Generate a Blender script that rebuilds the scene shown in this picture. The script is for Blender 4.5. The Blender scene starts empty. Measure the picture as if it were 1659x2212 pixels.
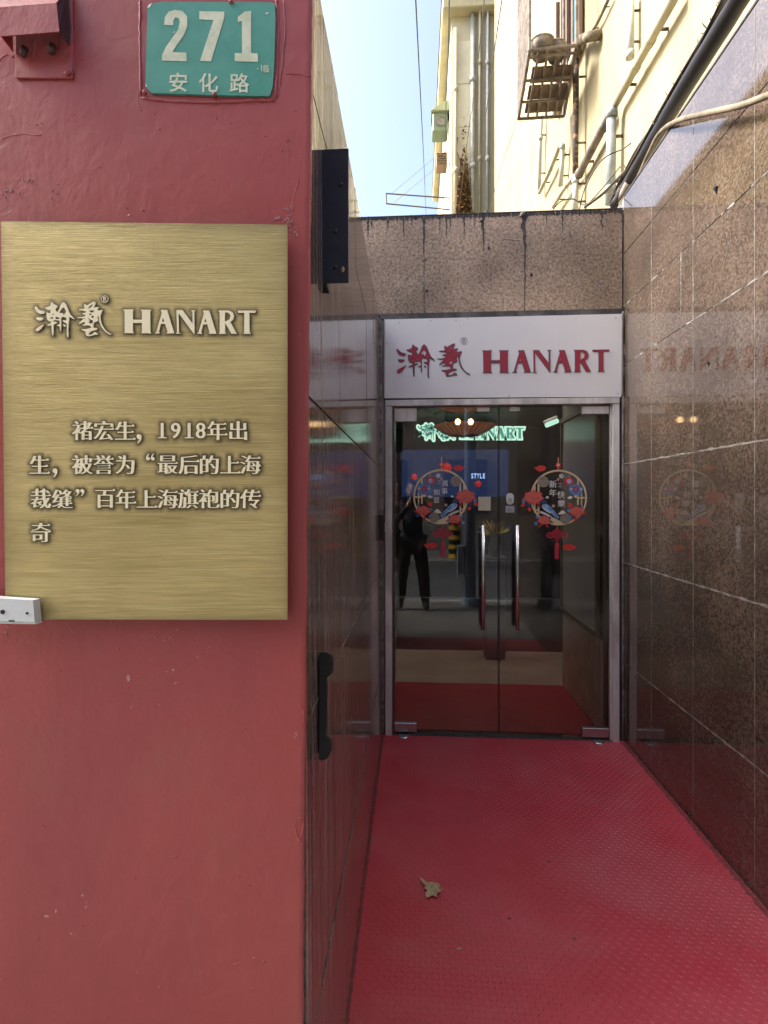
import bpy, bmesh, math, random
import numpy as np
from mathutils import Vector, Matrix, noise, kdtree
random.seed(7); rng = np.random.default_rng(7)
R = math.radians
S = bpy.context.scene; COL = S.collection
# ---------------------------------------------------------------- camera, sky, sun, exposure
F = 1120.0; CU = 829.5; CV = 1079.0; YAW = R(3.70); CZ = 1.5     # frame 1659 x 2212
cd = bpy.data.cameras.new('camera'); cam = bpy.data.objects.new('camera', cd); COL.objects.link(cam); S.camera = cam
cam.location = (0, 0, CZ); cam.rotation_euler = (R(90), 0, YAW)
cd.sensor_fit = 'HORIZONTAL'; cd.sensor_width = 36; cd.lens = 36 * F / 1659; cd.shift_y = -27 / 1659
cd.clip_start = 0.004; cd.clip_end = 3000
SUN_EL, SUN_AZ = 42, -88            # azimuth measured from +Y towards +X
W = bpy.data.worlds.new('World'); S.world = W; W.use_nodes = True
wn = W.node_tree; bg = wn.nodes['Background']
sk = wn.nodes.new('ShaderNodeTexSky'); sk.sky_type = 'NISHITA'; sk.sun_disc = False
sk.sun_elevation = R(SUN_EL); sk.sun_rotation = R(SUN_AZ); sk.air_density = 1.0; sk.dust_density = 6.5; sk.ozone_density = 2.0
wn.links.new(sk.outputs[0], bg.inputs[0]); bg.inputs[1].default_value = 0.08
sl = bpy.data.lights.new('sun', 'SUN'); sun = bpy.data.objects.new('sun', sl); COL.objects.link(sun)
sl.energy = 1.5; sl.angle = R(14); sl.color = (1, .95, .88)
sd = Vector((math.sin(R(SUN_AZ)) * math.cos(R(SUN_EL)), math.cos(R(SUN_AZ)) * math.cos(R(SUN_EL)), math.sin(R(SUN_EL))))
sun.rotation_euler = sd.to_track_quat('Z', 'Y').to_euler(); sun.location = (-12, 12, 30)
vs = S.view_settings; vs.view_transform = 'Standard'; vs.look = 'None'; vs.exposure = 2.62; vs.gamma = 1; vs.use_curve_mapping = False
S.cycles.use_denoising = True; S.cycles.max_bounces = 12; S.cycles.transparent_max_bounces = 24; S.cycles.diffuse_bounces = 5
S.cycles.caustics_reflective = False; S.cycles.caustics_refractive = False; S.cycles.sample_clamp_indirect = 6

# ---------------------------------------------------------------- rays from the camera to known planes
cy, sy = math.cos(YAW), math.sin(YAW)
RIGHT = Vector((cy, sy, 0)); FWD = Vector((-sy, cy, 0)); UP = Vector((0, 0, 1)); CAM = Vector((0, 0, CZ))
def ray(u, v): return RIGHT * ((u - CU) / F) + FWD + UP * (-(v - CV) / F)
def on_y(u, v, Y): d = ray(u, v); return CAM + d * (Y / d.y)
def on_x(u, v, X): d = ray(u, v); return CAM + d * (X / d.x)
def on_z(u, v, Z): d = ray(u, v); return CAM + d * ((Z - CZ) / d.z)
def at(u, v, t): return CAM + ray(u, v) * t

# ---------------------------------------------------------------- scene-graph helpers
WM = {}
def tag(o, label=None, cat=None, group=None, kind=None):
    if label: o['label'] = label
    if cat: o['category'] = cat
    if group: o['group'] = group
    if kind: o['kind'] = kind
    return o
def put(o, parent=None, M=None):
    COL.objects.link(o); M = M or Matrix(); WM[o.name] = M
    if parent is not None:
        o.parent = parent; o.matrix_basis = WM[parent.name].inverted() @ M
    else: o.matrix_basis = M
    return o
def thing(name, loc, label, cat, group=None, rz=0):
    return tag(put(bpy.data.objects.new(name, None), None, Matrix.Translation(loc) @ Matrix.Rotation(rz, 4, 'Z')), label, cat, group)
def obj(name, me, m, parent=None, M=None, smooth=False):
    if not me.materials: me.materials.append(m)
    if smooth: me.polygons.foreach_set('use_smooth', [True] * len(me.polygons))
    return put(bpy.data.objects.new(name, me), parent, M)
def bm_mesh(bm, name='m'):
    bmesh.ops.recalc_face_normals(bm, faces=bm.faces)
    me = bpy.data.meshes.new(name); bm.to_mesh(me); bm.free(); return me
def hexa(bm, c, bevel=0):            # c: 8 corners, bottom ring 0-3, top ring 4-7
    v = [bm.verts.new(p) for p in c]
    f = [bm.faces.new([v[i] for i in q]) for q in ((0,3,2,1),(4,5,6,7),(0,1,5,4),(1,2,6,5),(2,3,7,6),(3,0,4,7))]
    if bevel:
        es = list({e for q in f for e in q.edges})
        bmesh.ops.bevel(bm, geom=es, offset=bevel, segments=1, affect='EDGES')
def box(x0, x1, y0, y1, z0, z1, bevel=0, bm=None):
    own = bm is None; bm = bm or bmesh.new()
    x0, x1 = min(x0,x1), max(x0,x1); y0, y1 = min(y0,y1), max(y0,y1); z0, z1 = min(z0,z1), max(z0,z1)
    hexa(bm, [(x0,y0,z0),(x1,y0,z0),(x1,y1,z0),(x0,y1,z0),(x0,y0,z1),(x1,y0,z1),(x1,y1,z1),(x0,y1,z1)], bevel)
    return bm_mesh(bm) if own else bm
def tube(pts, r, n=10, bm=None, cap=True):
    own = bm is None; bm = bm or bmesh.new(); pts = [Vector(p) for p in pts]
    rs = r if hasattr(r, '__len__') else [r] * len(pts); rings = []; ref = None
    for i, p in enumerate(pts):
        d = (pts[min(i+1, len(pts)-1)] - pts[max(i-1, 0)]).normalized()
        if ref is None: ref = d.orthogonal().normalized()
        ref = (ref - d * ref.dot(d)).normalized(); b = d.cross(ref)
        rings.append([bm.verts.new(p + (ref * math.cos(k*2*math.pi/n) + b * math.sin(k*2*math.pi/n)) * rs[i]) for k in range(n)])
    for a, c in zip(rings, rings[1:]):
        for k in range(n): bm.faces.new((a[k], a[(k+1)%n], c[(k+1)%n], c[k]))
    if cap: bm.faces.new(rings[0][::-1]); bm.faces.new(rings[-1])
    return bm_mesh(bm) if own else bm
def lathe(prof, n=32):
    bm = bmesh.new(); rings = [[bm.verts.new((r*math.cos(k*2*math.pi/n), r*math.sin(k*2*math.pi/n), z)) for k in range(n)] for r, z in prof]
    for a, c in zip(rings, rings[1:]):
        for k in range(n): bm.faces.new((a[k], a[(k+1)%n], c[(k+1)%n], c[k]))
    return bm_mesh(bm)
def spline(pts, k=6):
    pts = [Vector(p) for p in pts]; out = []
    for i in range(len(pts)-1):
        p0, p1, p2, p3 = pts[max(i-1,0)], pts[i], pts[i+1], pts[min(i+2, len(pts)-1)]
        for j in range(k):
            t = j/k; out.append(.5*((2*p1)+(p2-p0)*t+(2*p0-5*p1+4*p2-p3)*t*t+(3*p1-p0-3*p2+p3)*t**3))
    return out + [pts[-1]]

# ---------------------------------------------------------------- 2-D shapes and lettering
from mathutils.geometry import delaunay_2d_cdt
def flat(contours, depth=.001, rule='evenodd'):      # outlines in metres, filled and extruded from 0 to depth along +z
    contours = [np.asarray(q, float) for q in contours if len(q) > 2]; vs2 = []; es = []
    for q in contours:
        k = len(vs2); n = len(q); vs2 += [Vector((x, y)) for x, y in q]; es += [(k+i, k+(i+1) % n) for i in range(n)]
    V2, E2, F2, *_ = delaunay_2d_cdt(vs2, es, [], 0, 1e-7)
    V2 = np.array([(v.x, v.y) for v in V2]); F2 = np.array([f for f in F2 if len(f) == 3]); C2 = V2[F2].mean(1); wn2 = np.zeros(len(C2), int)
    for q in contours:
        a, b = q, np.roll(q, -1, 0); x, y = C2[:, 0:1], C2[:, 1:2]
        up_ = (a[:, 1] <= y) & (b[:, 1] > y); dn = (a[:, 1] > y) & (b[:, 1] <= y); side = (b[:, 0]-a[:, 0])*(y-a[:, 1]) - (x-a[:, 0])*(b[:, 1]-a[:, 1])
        if rule == 'evenodd': wn2 += ((up_ & (side > 0)) | (dn & (side < 0))).sum(1)
        else: wn2 += (up_ & (side > 0)).sum(1) - (dn & (side < 0)).sum(1)
    keep = F2[(wn2 % 2 == 1) if rule == 'evenodd' else (wn2 != 0)]
    p, e1, e2 = V2[keep[:, 0]], V2[keep[:, 1]]-V2[keep[:, 0]], V2[keep[:, 2]]-V2[keep[:, 0]]; cr = e1[:, 0]*e2[:, 1]-e1[:, 1]*e2[:, 0]
    keep = [tuple(f) if c > 0 else tuple(f[::-1]) for f, c in zip(keep.tolist(), cr) if abs(c) > 1e-13]
    N_ = len(V2); verts = [(x, y, depth) for x, y in V2] + [(x, y, 0) for x, y in V2]; ed = {}
    for f in keep:
        for a, b in zip(f, f[1:]+f[:1]): ed[(a, b)] = 1
    faces = list(keep) + [(b+N_, a+N_, a, b)[::1] for a, b in ed if (b, a) not in ed]
    used = sorted({i for f in faces for i in f}); mp = {o: i for i, o in enumerate(used)}
    me = bpy.data.meshes.new('flat'); me.from_pydata([verts[i] for i in used], [], [tuple(mp[i] for i in f) for f in faces]); me.validate(); return me
def chaikin(q, n=2):
    q = np.array(q, float)
    for _ in range(n):
        r = np.roll(q, -1, 0); q = np.stack([q*.75+r*.25, q*.25+r*.75], 1).reshape(-1, 2)
    return q
def area(q): x, y = q[:, 0], q[:, 1]; return .5*np.sum(x*np.roll(y, -1) - y*np.roll(x, -1))
def fatten(cs, bx, by):
    sg = 1 if area(max(cs, key=lambda q: abs(area(q)))) > 0 else -1; out = []
    for q in cs:
        e = np.roll(q, -1, 0) - q; l = np.hypot(e[:, 0], e[:, 1]) + 1e-9; nn = np.stack([e[:, 1], -e[:, 0]], 1) / l[:, None] * sg
        m = nn + np.roll(nn, 1, 0); d = (m*nn).sum(1); m = m / np.clip(d, .5, None)[:, None]
        out.append(q + m * np.array([bx, by]))
    return out
GC = {}
def glyph(ch):
    if ch in GC: return GC[ch]
    c = bpy.data.curves.new('t', 'FONT'); c.body = ch; o = bpy.data.objects.new('t', c); COL.objects.link(o)
    dg = bpy.context.evaluated_depsgraph_get(); dg.update(); oe = o.evaluated_get(dg); cc = oe.to_curve(dg); out = []
    for s in cc.splines:
        bp = s.bezier_points; n = len(bp); q = []
        for i in range(n):
            a, b = bp[i], bp[(i+1) % n]; p0, p1, p2, p3 = a.co, a.handle_right, b.handle_left, b.co
            st = ((p1-p0).cross(p3-p0)).length + ((p2-p0).cross(p3-p0)).length
            for j in range(1 if st < 1e-5 else 4):
                t = j/(1 if st < 1e-5 else 4); p = p0*(1-t)**3 + p1*3*t*(1-t)**2 + p2*3*t*t*(1-t) + p3*t**3; q.append((p.x, p.y))
        q = [p for i, p in enumerate(q) if math.dist(p, q[i-1]) > 1e-4]
        if len(q) > 2: out.append(np.array(q))
    oe.to_curve_clear(); bpy.data.objects.remove(o); bpy.data.curves.remove(c); GC[ch] = out; return out
def placed(ch, cx, cyy, size, bold=(.0, .0), wide=1.0, mode='box'):
    cs = glyph(ch)
    if bold != (0, 0): cs = fatten(cs, *bold)
    al = np.concatenate(cs); lo, hi = al.min(0), al.max(0); c = (lo+hi)/2 if mode == 'box' else np.array([(lo[0]+hi[0])/2, .33])
    return [(q - c) * np.array([size*wide, size]) + np.array([cx, cyy]) for q in cs]

def songti(ch, cx, cyy, size):         # heavy verticals, thin horizontals with a wedge at the right end
    raw = glyph(ch); cs = fatten(raw, .027, -.013); big = max(raw, key=lambda q: abs(area(q))); sg = 1 if area(big) > 0 else -1; al0 = np.concatenate(raw); lo, hi = al0.min(0), al0.max(0); em = max(hi-lo); extra = []
    for q in raw:
        for a, b in zip(q, np.roll(q, -1, 0)):
            d = b-a; l = np.hypot(*d)
            if .045*em < l < .11*em and abs(d[0]) < .2*abs(d[1]) and d[1]*sg > 0:
                x, yt, ymid = max(a[0], b[0])+.027, max(a[1], b[1]), (a[1]+b[1])/2
                t = np.array([(x-.13*em, yt-.02*em), (x+.005*em, ymid-.02*em), (x+.012*em, yt-.01*em), (x-.045*em, yt+.05*em)])
                extra.append(t if area(t)*sg > 0 else t[::-1])
    c = (lo+hi)/2
    return [(q-c)*size + np.array([cx, cyy]) for q in cs+extra]

# ---------------------------------------------------------------- materials
def ncol(c): return (c[0], c[1], c[2], 1)
def pm(name, col, rough=.5, metal=0, col2=None, vs_=6, stretch=(1,1,1), bump=0, bs=60, bstretch=None, coat=0, emit=None, es=0, rvar=0, detail=5, lo=.4, hi=.6, ior=1.5, alpha=1):
    m = bpy.data.materials.new(name); m.use_nodes = True; t = m.node_tree; b = t.nodes['Principled BSDF']; L = t.links.new
    b.inputs['Base Color'].default_value = ncol(col); b.inputs['Roughness'].default_value = rough; b.inputs['Metallic'].default_value = metal
    b.inputs['IOR'].default_value = ior; b.inputs['Coat Weight'].default_value = coat; b.inputs['Coat Roughness'].default_value = .08
    if emit: b.inputs['Emission Color'].default_value = ncol(emit); b.inputs['Emission Strength'].default_value = es
    g = t.nodes.new('ShaderNodeNewGeometry')
    def nz(scale, st, det=detail):
        mp = t.nodes.new('ShaderNodeMapping'); mp.inputs['Scale'].default_value = st; L(g.outputs['Position'], mp.inputs[0])
        n = t.nodes.new('ShaderNodeTexNoise'); n.inputs['Scale'].default_value = scale; n.inputs['Detail'].default_value = det; n.inputs['Roughness'].default_value = .6
        L(mp.outputs[0], n.inputs['Vector']); return n
    if col2:
        n = nz(vs_, stretch); r = t.nodes.new('ShaderNodeValToRGB'); r.color_ramp.elements[0].position = lo; r.color_ramp.elements[1].position = hi
        r.color_ramp.elements[0].color = ncol(col); r.color_ramp.elements[1].color = ncol(col2); L(n.outputs[0], r.inputs[0]); L(r.outputs[0], b.inputs['Base Color'])
        if rvar:
            mr = t.nodes.new('ShaderNodeMapRange'); mr.inputs[3].default_value = max(0, rough-rvar); mr.inputs[4].default_value = rough+rvar
            L(n.outputs[0], mr.inputs[0]); L(mr.outputs[0], b.inputs['Roughness'])
    if bump:
        n2 = nz(bs, bstretch or stretch, 4); bp = t.nodes.new('ShaderNodeBump'); bp.inputs['Distance'].default_value = bump; bp.inputs['Strength'].default_value = 1
        L(n2.outputs[0], bp.inputs['Height']); L(bp.outputs[0], b.inputs['Normal'])
    return m
def granite(name, cols, rough, gs, bump, streak=None, blotch=.35):
    m = bpy.data.materials.new(name); m.use_nodes = True; t = m.node_tree; b = t.nodes['Principled BSDF']; L = t.links.new; N = t.nodes.new
    g = N('ShaderNodeNewGeometry')
    n = N('ShaderNodeTexNoise'); n.inputs['Scale'].default_value = gs; n.inputs['Detail'].default_value = 4; n.inputs['Roughness'].default_value = .7; n.inputs['Distortion'].default_value = .35
    L(g.outputs['Position'], n.inputs['Vector'])
    r = N('ShaderNodeValToRGB'); e = r.color_ramp.elements; e[0].position = .36; e[0].color = ncol(cols[0]); e[1].position = .66; e[1].color = ncol(cols[-1])
    for k, c in enumerate(cols[1:-1]): x = e.new(.44 + .09*k); x.color = ncol(c)
    L(n.outputs[0], r.inputs[0])
    n3 = N('ShaderNodeTexNoise'); n3.inputs['Scale'].default_value = 2.3; n3.inputs['Detail'].default_value = 5; L(g.outputs['Position'], n3.inputs['Vector'])
    mr = N('ShaderNodeMapRange'); mr.inputs[1].default_value = .3; mr.inputs[2].default_value = .7; mr.inputs[3].default_value = 1-blotch; mr.inputs[4].default_value = 1+blotch; L(n3.outputs[0], mr.inputs[0])
    mx = N('ShaderNodeVectorMath'); mx.operation = 'SCALE'; L(r.outputs[0], mx.inputs[0]); L(mr.outputs[0], mx.inputs['Scale'])
    col = mx.outputs[0]
    b.inputs['Roughness'].default_value = rough
    if streak:
        mp = N('ShaderNodeMapping'); mp.inputs['Scale'].default_value = (60, 60, .8); L(g.outputs['Position'], mp.inputs[0])
        ns = N('ShaderNodeTexNoise'); ns.inputs['Scale'].default_value = 1.4; ns.inputs['Detail'].default_value = 6; ns.inputs['Roughness'].default_value = .7; L(mp.outputs[0], ns.inputs['Vector'])
        rs = N('ShaderNodeMapRange'); rs.inputs[1].default_value = .44; rs.inputs[2].default_value = .68; rs.inputs[4].default_value = streak[3]; L(ns.outputs[0], rs.inputs[0])
        mc = N('ShaderNodeMix'); mc.data_type = 'RGBA'; L(rs.outputs[0], mc.inputs['Factor']); L(col, mc.inputs['A']); mc.inputs['B'].default_value = ncol(streak[:3]); col = mc.outputs['Result']
        rr = N('ShaderNodeMapRange'); rr.inputs[3].default_value = rough; rr.inputs[4].default_value = rough+.18; L(rs.outputs[0], rr.inputs[0]); L(rr.outputs[0], b.inputs['Roughness'])
    L(col, b.inputs['Base Color'])
    nb = N('ShaderNodeTexNoise'); nb.inputs['Scale'].default_value = gs*1.2; nb.inputs['Detail'].default_value = 3
    mpb = N('ShaderNodeMapping'); mpb.inputs['Scale'].default_value = (1, 1, .14 if streak else 1); L(g.outputs['Position'], mpb.inputs[0]); L(mpb.outputs[0], nb.inputs['Vector'])
    bp = N('ShaderNodeBump'); bp.inputs['Distance'].default_value = bump; L(nb.outputs[0], bp.inputs['Height']); L(bp.outputs[0], b.inputs['Normal'])
    return m
def glass(name, tint=(.93,.95,.94), rough=0):
    m = bpy.data.materials.new(name); m.use_nodes = True; t = m.node_tree; L = t.links.new; t.nodes.remove(t.nodes['Principled BSDF'])
    tr = t.nodes.new('ShaderNodeBsdfTransparent'); tr.inputs[0].default_value = ncol(tint); gl = t.nodes.new('ShaderNodeBsdfGlossy'); gl.inputs['Roughness'].default_value = rough
    fr = t.nodes.new('ShaderNodeFresnel'); fr.inputs[0].default_value = 1.52; mx = t.nodes.new('ShaderNodeMixShader')
    L(fr.outputs[0], mx.inputs[0]); L(tr.outputs[0], mx.inputs[1]); L(gl.outputs[0], mx.inputs[2]); L(mx.outputs[0], t.nodes['Material Output'].inputs[0]); return m

M = {}
M['gran_r'] = granite('brown_granite', [(.040,.029,.024),(.078,.056,.044),(.108,.078,.058),(.145,.118,.102)], .04, 85, .00003)
M['gran_r'].node_tree.nodes['Principled BSDF'].inputs['IOR'].default_value = 2.1
M['gran_b'] = granite('weathered_granite', [(.17,.120,.09),(.31,.225,.16),(.45,.33,.23),(.54,.45,.36)], .42, 68, .0009, blotch=.35)
M['gran_l'] = granite('streaked_granite', [(.05,.032,.026),(.10,.064,.05),(.16,.105,.08),(.20,.15,.125)], .05, 70, .00025, streak=(.50,.44,.43,.75))
M['caulk'] = pm('pale_caulk', (.30,.28,.265), .8, col2=(.11,.095,.085), vs_=18, bump=.001, lo=.42, hi=.62)
M['joint'] = pm('dark_joint', (.09,.075,.065), .8, col2=(.035,.028,.025), vs_=20)
M['stain'] = pm('black_water_stain', (.035,.032,.035), .6, col2=(.09,.075,.065), vs_=30)
M['alu'] = pm('weathered_aluminium', (.80,.79,.77), .42, .1, col2=(.52,.50,.48), vs_=9, stretch=(1,1,.3), bump=.0004, bs=50, rvar=.1)
M['steel'] = pm('polished_steel', (.62,.62,.62), .26, .9)
M['satin'] = pm('satin_steel', (.5,.5,.5), .35, .9, bump=.0002, bs=80)
M['white_sign'] = pm('white_acrylic', (.88,.88,.88), .28, col2=(.84,.84,.85), vs_=1.5)
M['red_let'] = pm('red_lettering', (.36,.035,.065), .35)
M['grey_let'] = pm('grey_lettering_edge', (.10,.12,.14), .5)
M['black'] = pm('black_paint', (.010,.010,.011), .45, bump=.0008, bs=70)
M['navy'] = pm('dark_blue_paint', (.012,.020,.038), .38, bump=.0006, bs=60, col2=(.02,.028,.045), vs_=12)
M['cream'] = pm('cream_render', (.40,.345,.20), .85, col2=(.27,.235,.14), vs_=1.6, stretch=(1,1.5,.22), bump=.002, bs=25, lo=.3, hi=.7)
M['cream2'] = pm('pale_cream_render', (.60,.56,.41), .85, col2=(.50,.47,.34), vs_=.7, stretch=(1,1,.3), bump=.002, bs=20, lo=.35, hi=.75)
M['cream_pipe'] = pm('cream_plastic_pipe', (.46,.42,.28), .45, col2=(.34,.30,.20), vs_=3, lo=.35, hi=.75)
M['grey_pipe'] = pm('grey_plastic_pipe', (.30,.33,.33), .4, col2=(.20,.22,.23), vs_=6)
M['white_pipe'] = pm('white_plastic_pipe', (.50,.52,.49), .4, col2=(.40,.40,.35), vs_=4)
M['rust'] = pm('rusty_iron', (.05,.035,.03), .8, col2=(.30,.20,.13), vs_=14, bump=.003, bs=40, lo=.5, hi=.62)
M['dust_metal'] = pm('dusty_metal', (.24,.20,.16), .6, .2, col2=(.11,.09,.075), vs_=7)
M['rubber'] = pm('black_rubber', (.012,.011,.014), .5, bump=.002, bs=30)
M['wire'] = pm('dark_green_cable', (.012,.03,.022), .5)
M['wire2'] = pm('grey_brown_cable', (.11,.09,.07), .6)
M['conduit'] = pm('dusty_beige_conduit', (.24,.195,.13), .7, col2=(.12,.095,.06), vs_=9, bump=.001, bs=50)
M['vine'] = pm('dry_vine', (.28,.15,.05), .9, col2=(.14,.09,.04), vs_=8)
M['roof'] = pm('grey_roof', (.22,.20,.18), .8)
M['teal'] = pm('teal_curtain', (.04,.17,.21), .7)
M['wood'] = pm('brown_window_frame', (.22,.13,.08), .6)
M['brass_let'] = pm('pale_brass_letter', (.97,.90,.62), .42, .12, bump=.0002, bs=120)
M['gold'] = pm('gold_foil', (.72,.60,.36), .45, .2)
M['plate_g'] = pm('green_enamel', (.06,.30,.225), .38, col2=(.085,.34,.26), vs_=12, bump=.0006, bs=25)
M['plate_w'] = pm('aged_reflective_white', (.60,.66,.46), .45, col2=(.72,.76,.58), vs_=60)
M['white_pl'] = pm('white_plastic', (.72,.76,.74), .4)
M['screw'] = pm('dark_screw', (.03,.03,.03), .5, .5)
M['leafm'] = pm('dry_leaf', (.70,.58,.36), .75, col2=(.5,.38,.2), vs_=40)
M['glass'] = glass('door_glass', (.95,.96,.96))
M['petal'] = pm('red_petal', (.62,.05,.045), .5, col2=(.70,.13,.09), vs_=90)
M['petal2'] = pm('deep_red_petal', (.40,.02,.03), .5)
M['petalline'] = pm('pink_petal_line', (.80,.34,.26), .5)
M['bluef'] = pm('blue_print', (.07,.20,.45), .5, col2=(.12,.32,.62), vs_=80)
M['bluel'] = pm('pale_blue_print', (.32,.50,.78), .5)
M['navyf'] = pm('navy_print', (.035,.06,.15), .5)
M['whitef'] = pm('white_print', (.78,.76,.72), .5)
M['peach'] = pm('peach_print', (.80,.46,.33), .5)
M['greyf'] = pm('grey_gold_print', (.20,.18,.14), .5, col2=(.34,.31,.25), vs_=160)
M['redf'] = pm('red_print', (.66,.05,.04), .5)
M['knot'] = pm('crimson_print', (.50,.03,.06), .5)

# painted maroon render
def maroon():
    m = pm('maroon_masonry_paint', (.235,.050,.050), .42); t = m.node_tree; b = t.nodes['Principled BSDF']; L = t.links.new; N = t.nodes.new
    g = N('ShaderNodeNewGeometry')
    def nz(sc, st=(1,1,1), det=6, ro=.6, dist=0):
        mp = N('ShaderNodeMapping'); mp.inputs['Scale'].default_value = st; L(g.outputs['Position'], mp.inputs[0])
        n = N('ShaderNodeTexNoise'); n.inputs['Scale'].default_value = sc; n.inputs['Detail'].default_value = det; n.inputs['Roughness'].default_value = ro; n.inputs['Distortion'].default_value = dist; L(mp.outputs[0], n.inputs['Vector']); return n.outputs[0]
    a = nz(2.2, (1,1,.6)); r = N('ShaderNodeValToRGB'); e = r.color_ramp.elements
    e[0].position = .3; e[0].color = (.325,.056,.062,1); e[1].position = .72; e[1].color = (.40,.078,.068,1); L(a, r.inputs[0])
    gr = nz(7, (1,1,.35), 7, .7, .4); gm_ = N('ShaderNodeMapRange'); gm_.inputs[1].default_value = .52; gm_.inputs[2].default_value = .78; gm_.inputs[4].default_value = .35; L(gr, gm_.inputs[0])
    g2 = N('ShaderNodeMix'); g2.data_type = 'RGBA'; L(gm_.outputs[0], g2.inputs['Factor']); L(r.outputs[0], g2.inputs['A']); g2.inputs['B'].default_value = (.30,.13,.085,1)
    # scuffs: small sparse white chips
    c = nz(55, (1,1,1), 3, .7, .8); c2 = nz(3.1, (1,1,1), 2)
    mm = N('ShaderNodeMath'); mm.operation = 'MULTIPLY'
    f1 = N('ShaderNodeMapRange'); f1.inputs[1].default_value = .665; f1.inputs[2].default_value = .70; L(c, f1.inputs[0])
    f2 = N('ShaderNodeMapRange'); f2.inputs[1].default_value = .60; f2.inputs[2].default_value = .68; L(c2, f2.inputs[0])
    L(f1.outputs[0], mm.inputs[0]); L(f2.outputs[0], mm.inputs[1])
    mx = N('ShaderNodeMix'); mx.data_type = 'RGBA'; L(mm.outputs[0], mx.inputs['Factor']); L(g2.outputs['Result'], mx.inputs['A']); mx.inputs['B'].default_value = (.55,.38,.36,1)
    L(mx.outputs['Result'], b.inputs['Base Color'])
    h1 = nz(3.5, (1,1,.5), 5, .5); h2 = nz(26, (1,1,1), 6, .62, .5); h3 = nz(120, (1,1,.25), 3)
    v = N('ShaderNodeTexVoronoi'); v.inputs['Scale'].default_value = 17; L(g.outputs['Position'], v.inputs['Vector'])
    vm = N('ShaderNodeMapRange'); vm.inputs[1].default_value = .0; vm.inputs[2].default_value = .055; vm.inputs[3].default_value = 1; vm.inputs[4].default_value = 0; L(v.outputs['Distance'], vm.inputs[0])
    nrm = None
    for h, d in ((h1, .0055), (h2, .0011), (h3, .00022), (vm.outputs[0], .0012)):
        bp = N('ShaderNodeBump'); bp.inputs['Distance'].default_value = d; L(h, bp.inputs['Height'])
        if nrm: L(nrm, bp.inputs['Normal'])
        nrm = bp.outputs[0]
    L(nrm, b.inputs['Normal']); return m
M['maroon'] = maroon()

def brass():
    m = pm('brushed_antique_brass', (.5,.42,.2), .42, .55); t = m.node_tree; b = t.nodes['Principled BSDF']; L = t.links.new; N = t.nodes.new
    g = N('ShaderNodeNewGeometry')
    def nz(sc, st, det=6):
        mp = N('ShaderNodeMapping'); mp.inputs['Scale'].default_value = st; L(g.outputs['Position'], mp.inputs[0])
        n = N('ShaderNodeTexNoise'); n.inputs['Scale'].default_value = sc; n.inputs['Detail'].default_value = det; n.inputs['Roughness'].default_value = .65; L(mp.outputs[0], n.inputs['Vector']); return n.outputs[0]
    a = nz(1.6, (2.2,2.2,55), 9); c = nz(3, (1,1,1.6), 3); f = nz(5, (2.5,2.5,190), 3)
    r = N('ShaderNodeValToRGB'); e = r.color_ramp.elements; e[0].position = .30; e[0].color = (.27,.205,.065,1); e[1].position = .68; e[1].color = (.68,.57,.26,1); x = e.new(.5); x.color = (.47,.38,.16,1)
    ad = N('ShaderNodeMath'); ad.operation = 'MULTIPLY_ADD'; ad.inputs[1].default_value = .50; L(f, ad.inputs[0]); 
    s2 = N('ShaderNodeMath'); s2.operation = 'MULTIPLY_ADD'; s2.inputs[1].default_value = .30; L(a, s2.inputs[0]); 
    s3 = N('ShaderNodeMath'); s3.operation = 'MULTIPLY'; s3.inputs[1].default_value = .26; L(c, s3.inputs[0]); L(s3.outputs[0], s2.inputs[2]); L(s2.outputs[0], ad.inputs[2]); L(ad.outputs[0], r.inputs[0])
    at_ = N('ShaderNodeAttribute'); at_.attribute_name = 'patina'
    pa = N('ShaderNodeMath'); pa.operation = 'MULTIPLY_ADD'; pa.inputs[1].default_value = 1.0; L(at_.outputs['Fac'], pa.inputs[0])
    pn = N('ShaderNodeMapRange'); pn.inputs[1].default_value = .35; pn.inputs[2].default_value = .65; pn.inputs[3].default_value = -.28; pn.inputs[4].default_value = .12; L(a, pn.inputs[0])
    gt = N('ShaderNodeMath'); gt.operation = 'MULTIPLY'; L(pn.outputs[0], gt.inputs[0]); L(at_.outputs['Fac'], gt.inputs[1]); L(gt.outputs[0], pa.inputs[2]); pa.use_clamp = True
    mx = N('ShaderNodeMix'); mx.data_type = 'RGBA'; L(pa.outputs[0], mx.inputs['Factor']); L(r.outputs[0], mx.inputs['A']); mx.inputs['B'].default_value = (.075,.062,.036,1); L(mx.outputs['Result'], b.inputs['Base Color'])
    bp = N('ShaderNodeBump'); bp.inputs['Distance'].default_value = .0005; L(f, bp.inputs['Height']); L(bp.outputs[0], b.inputs['Normal']); return m
M['brass'] = brass()

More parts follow.
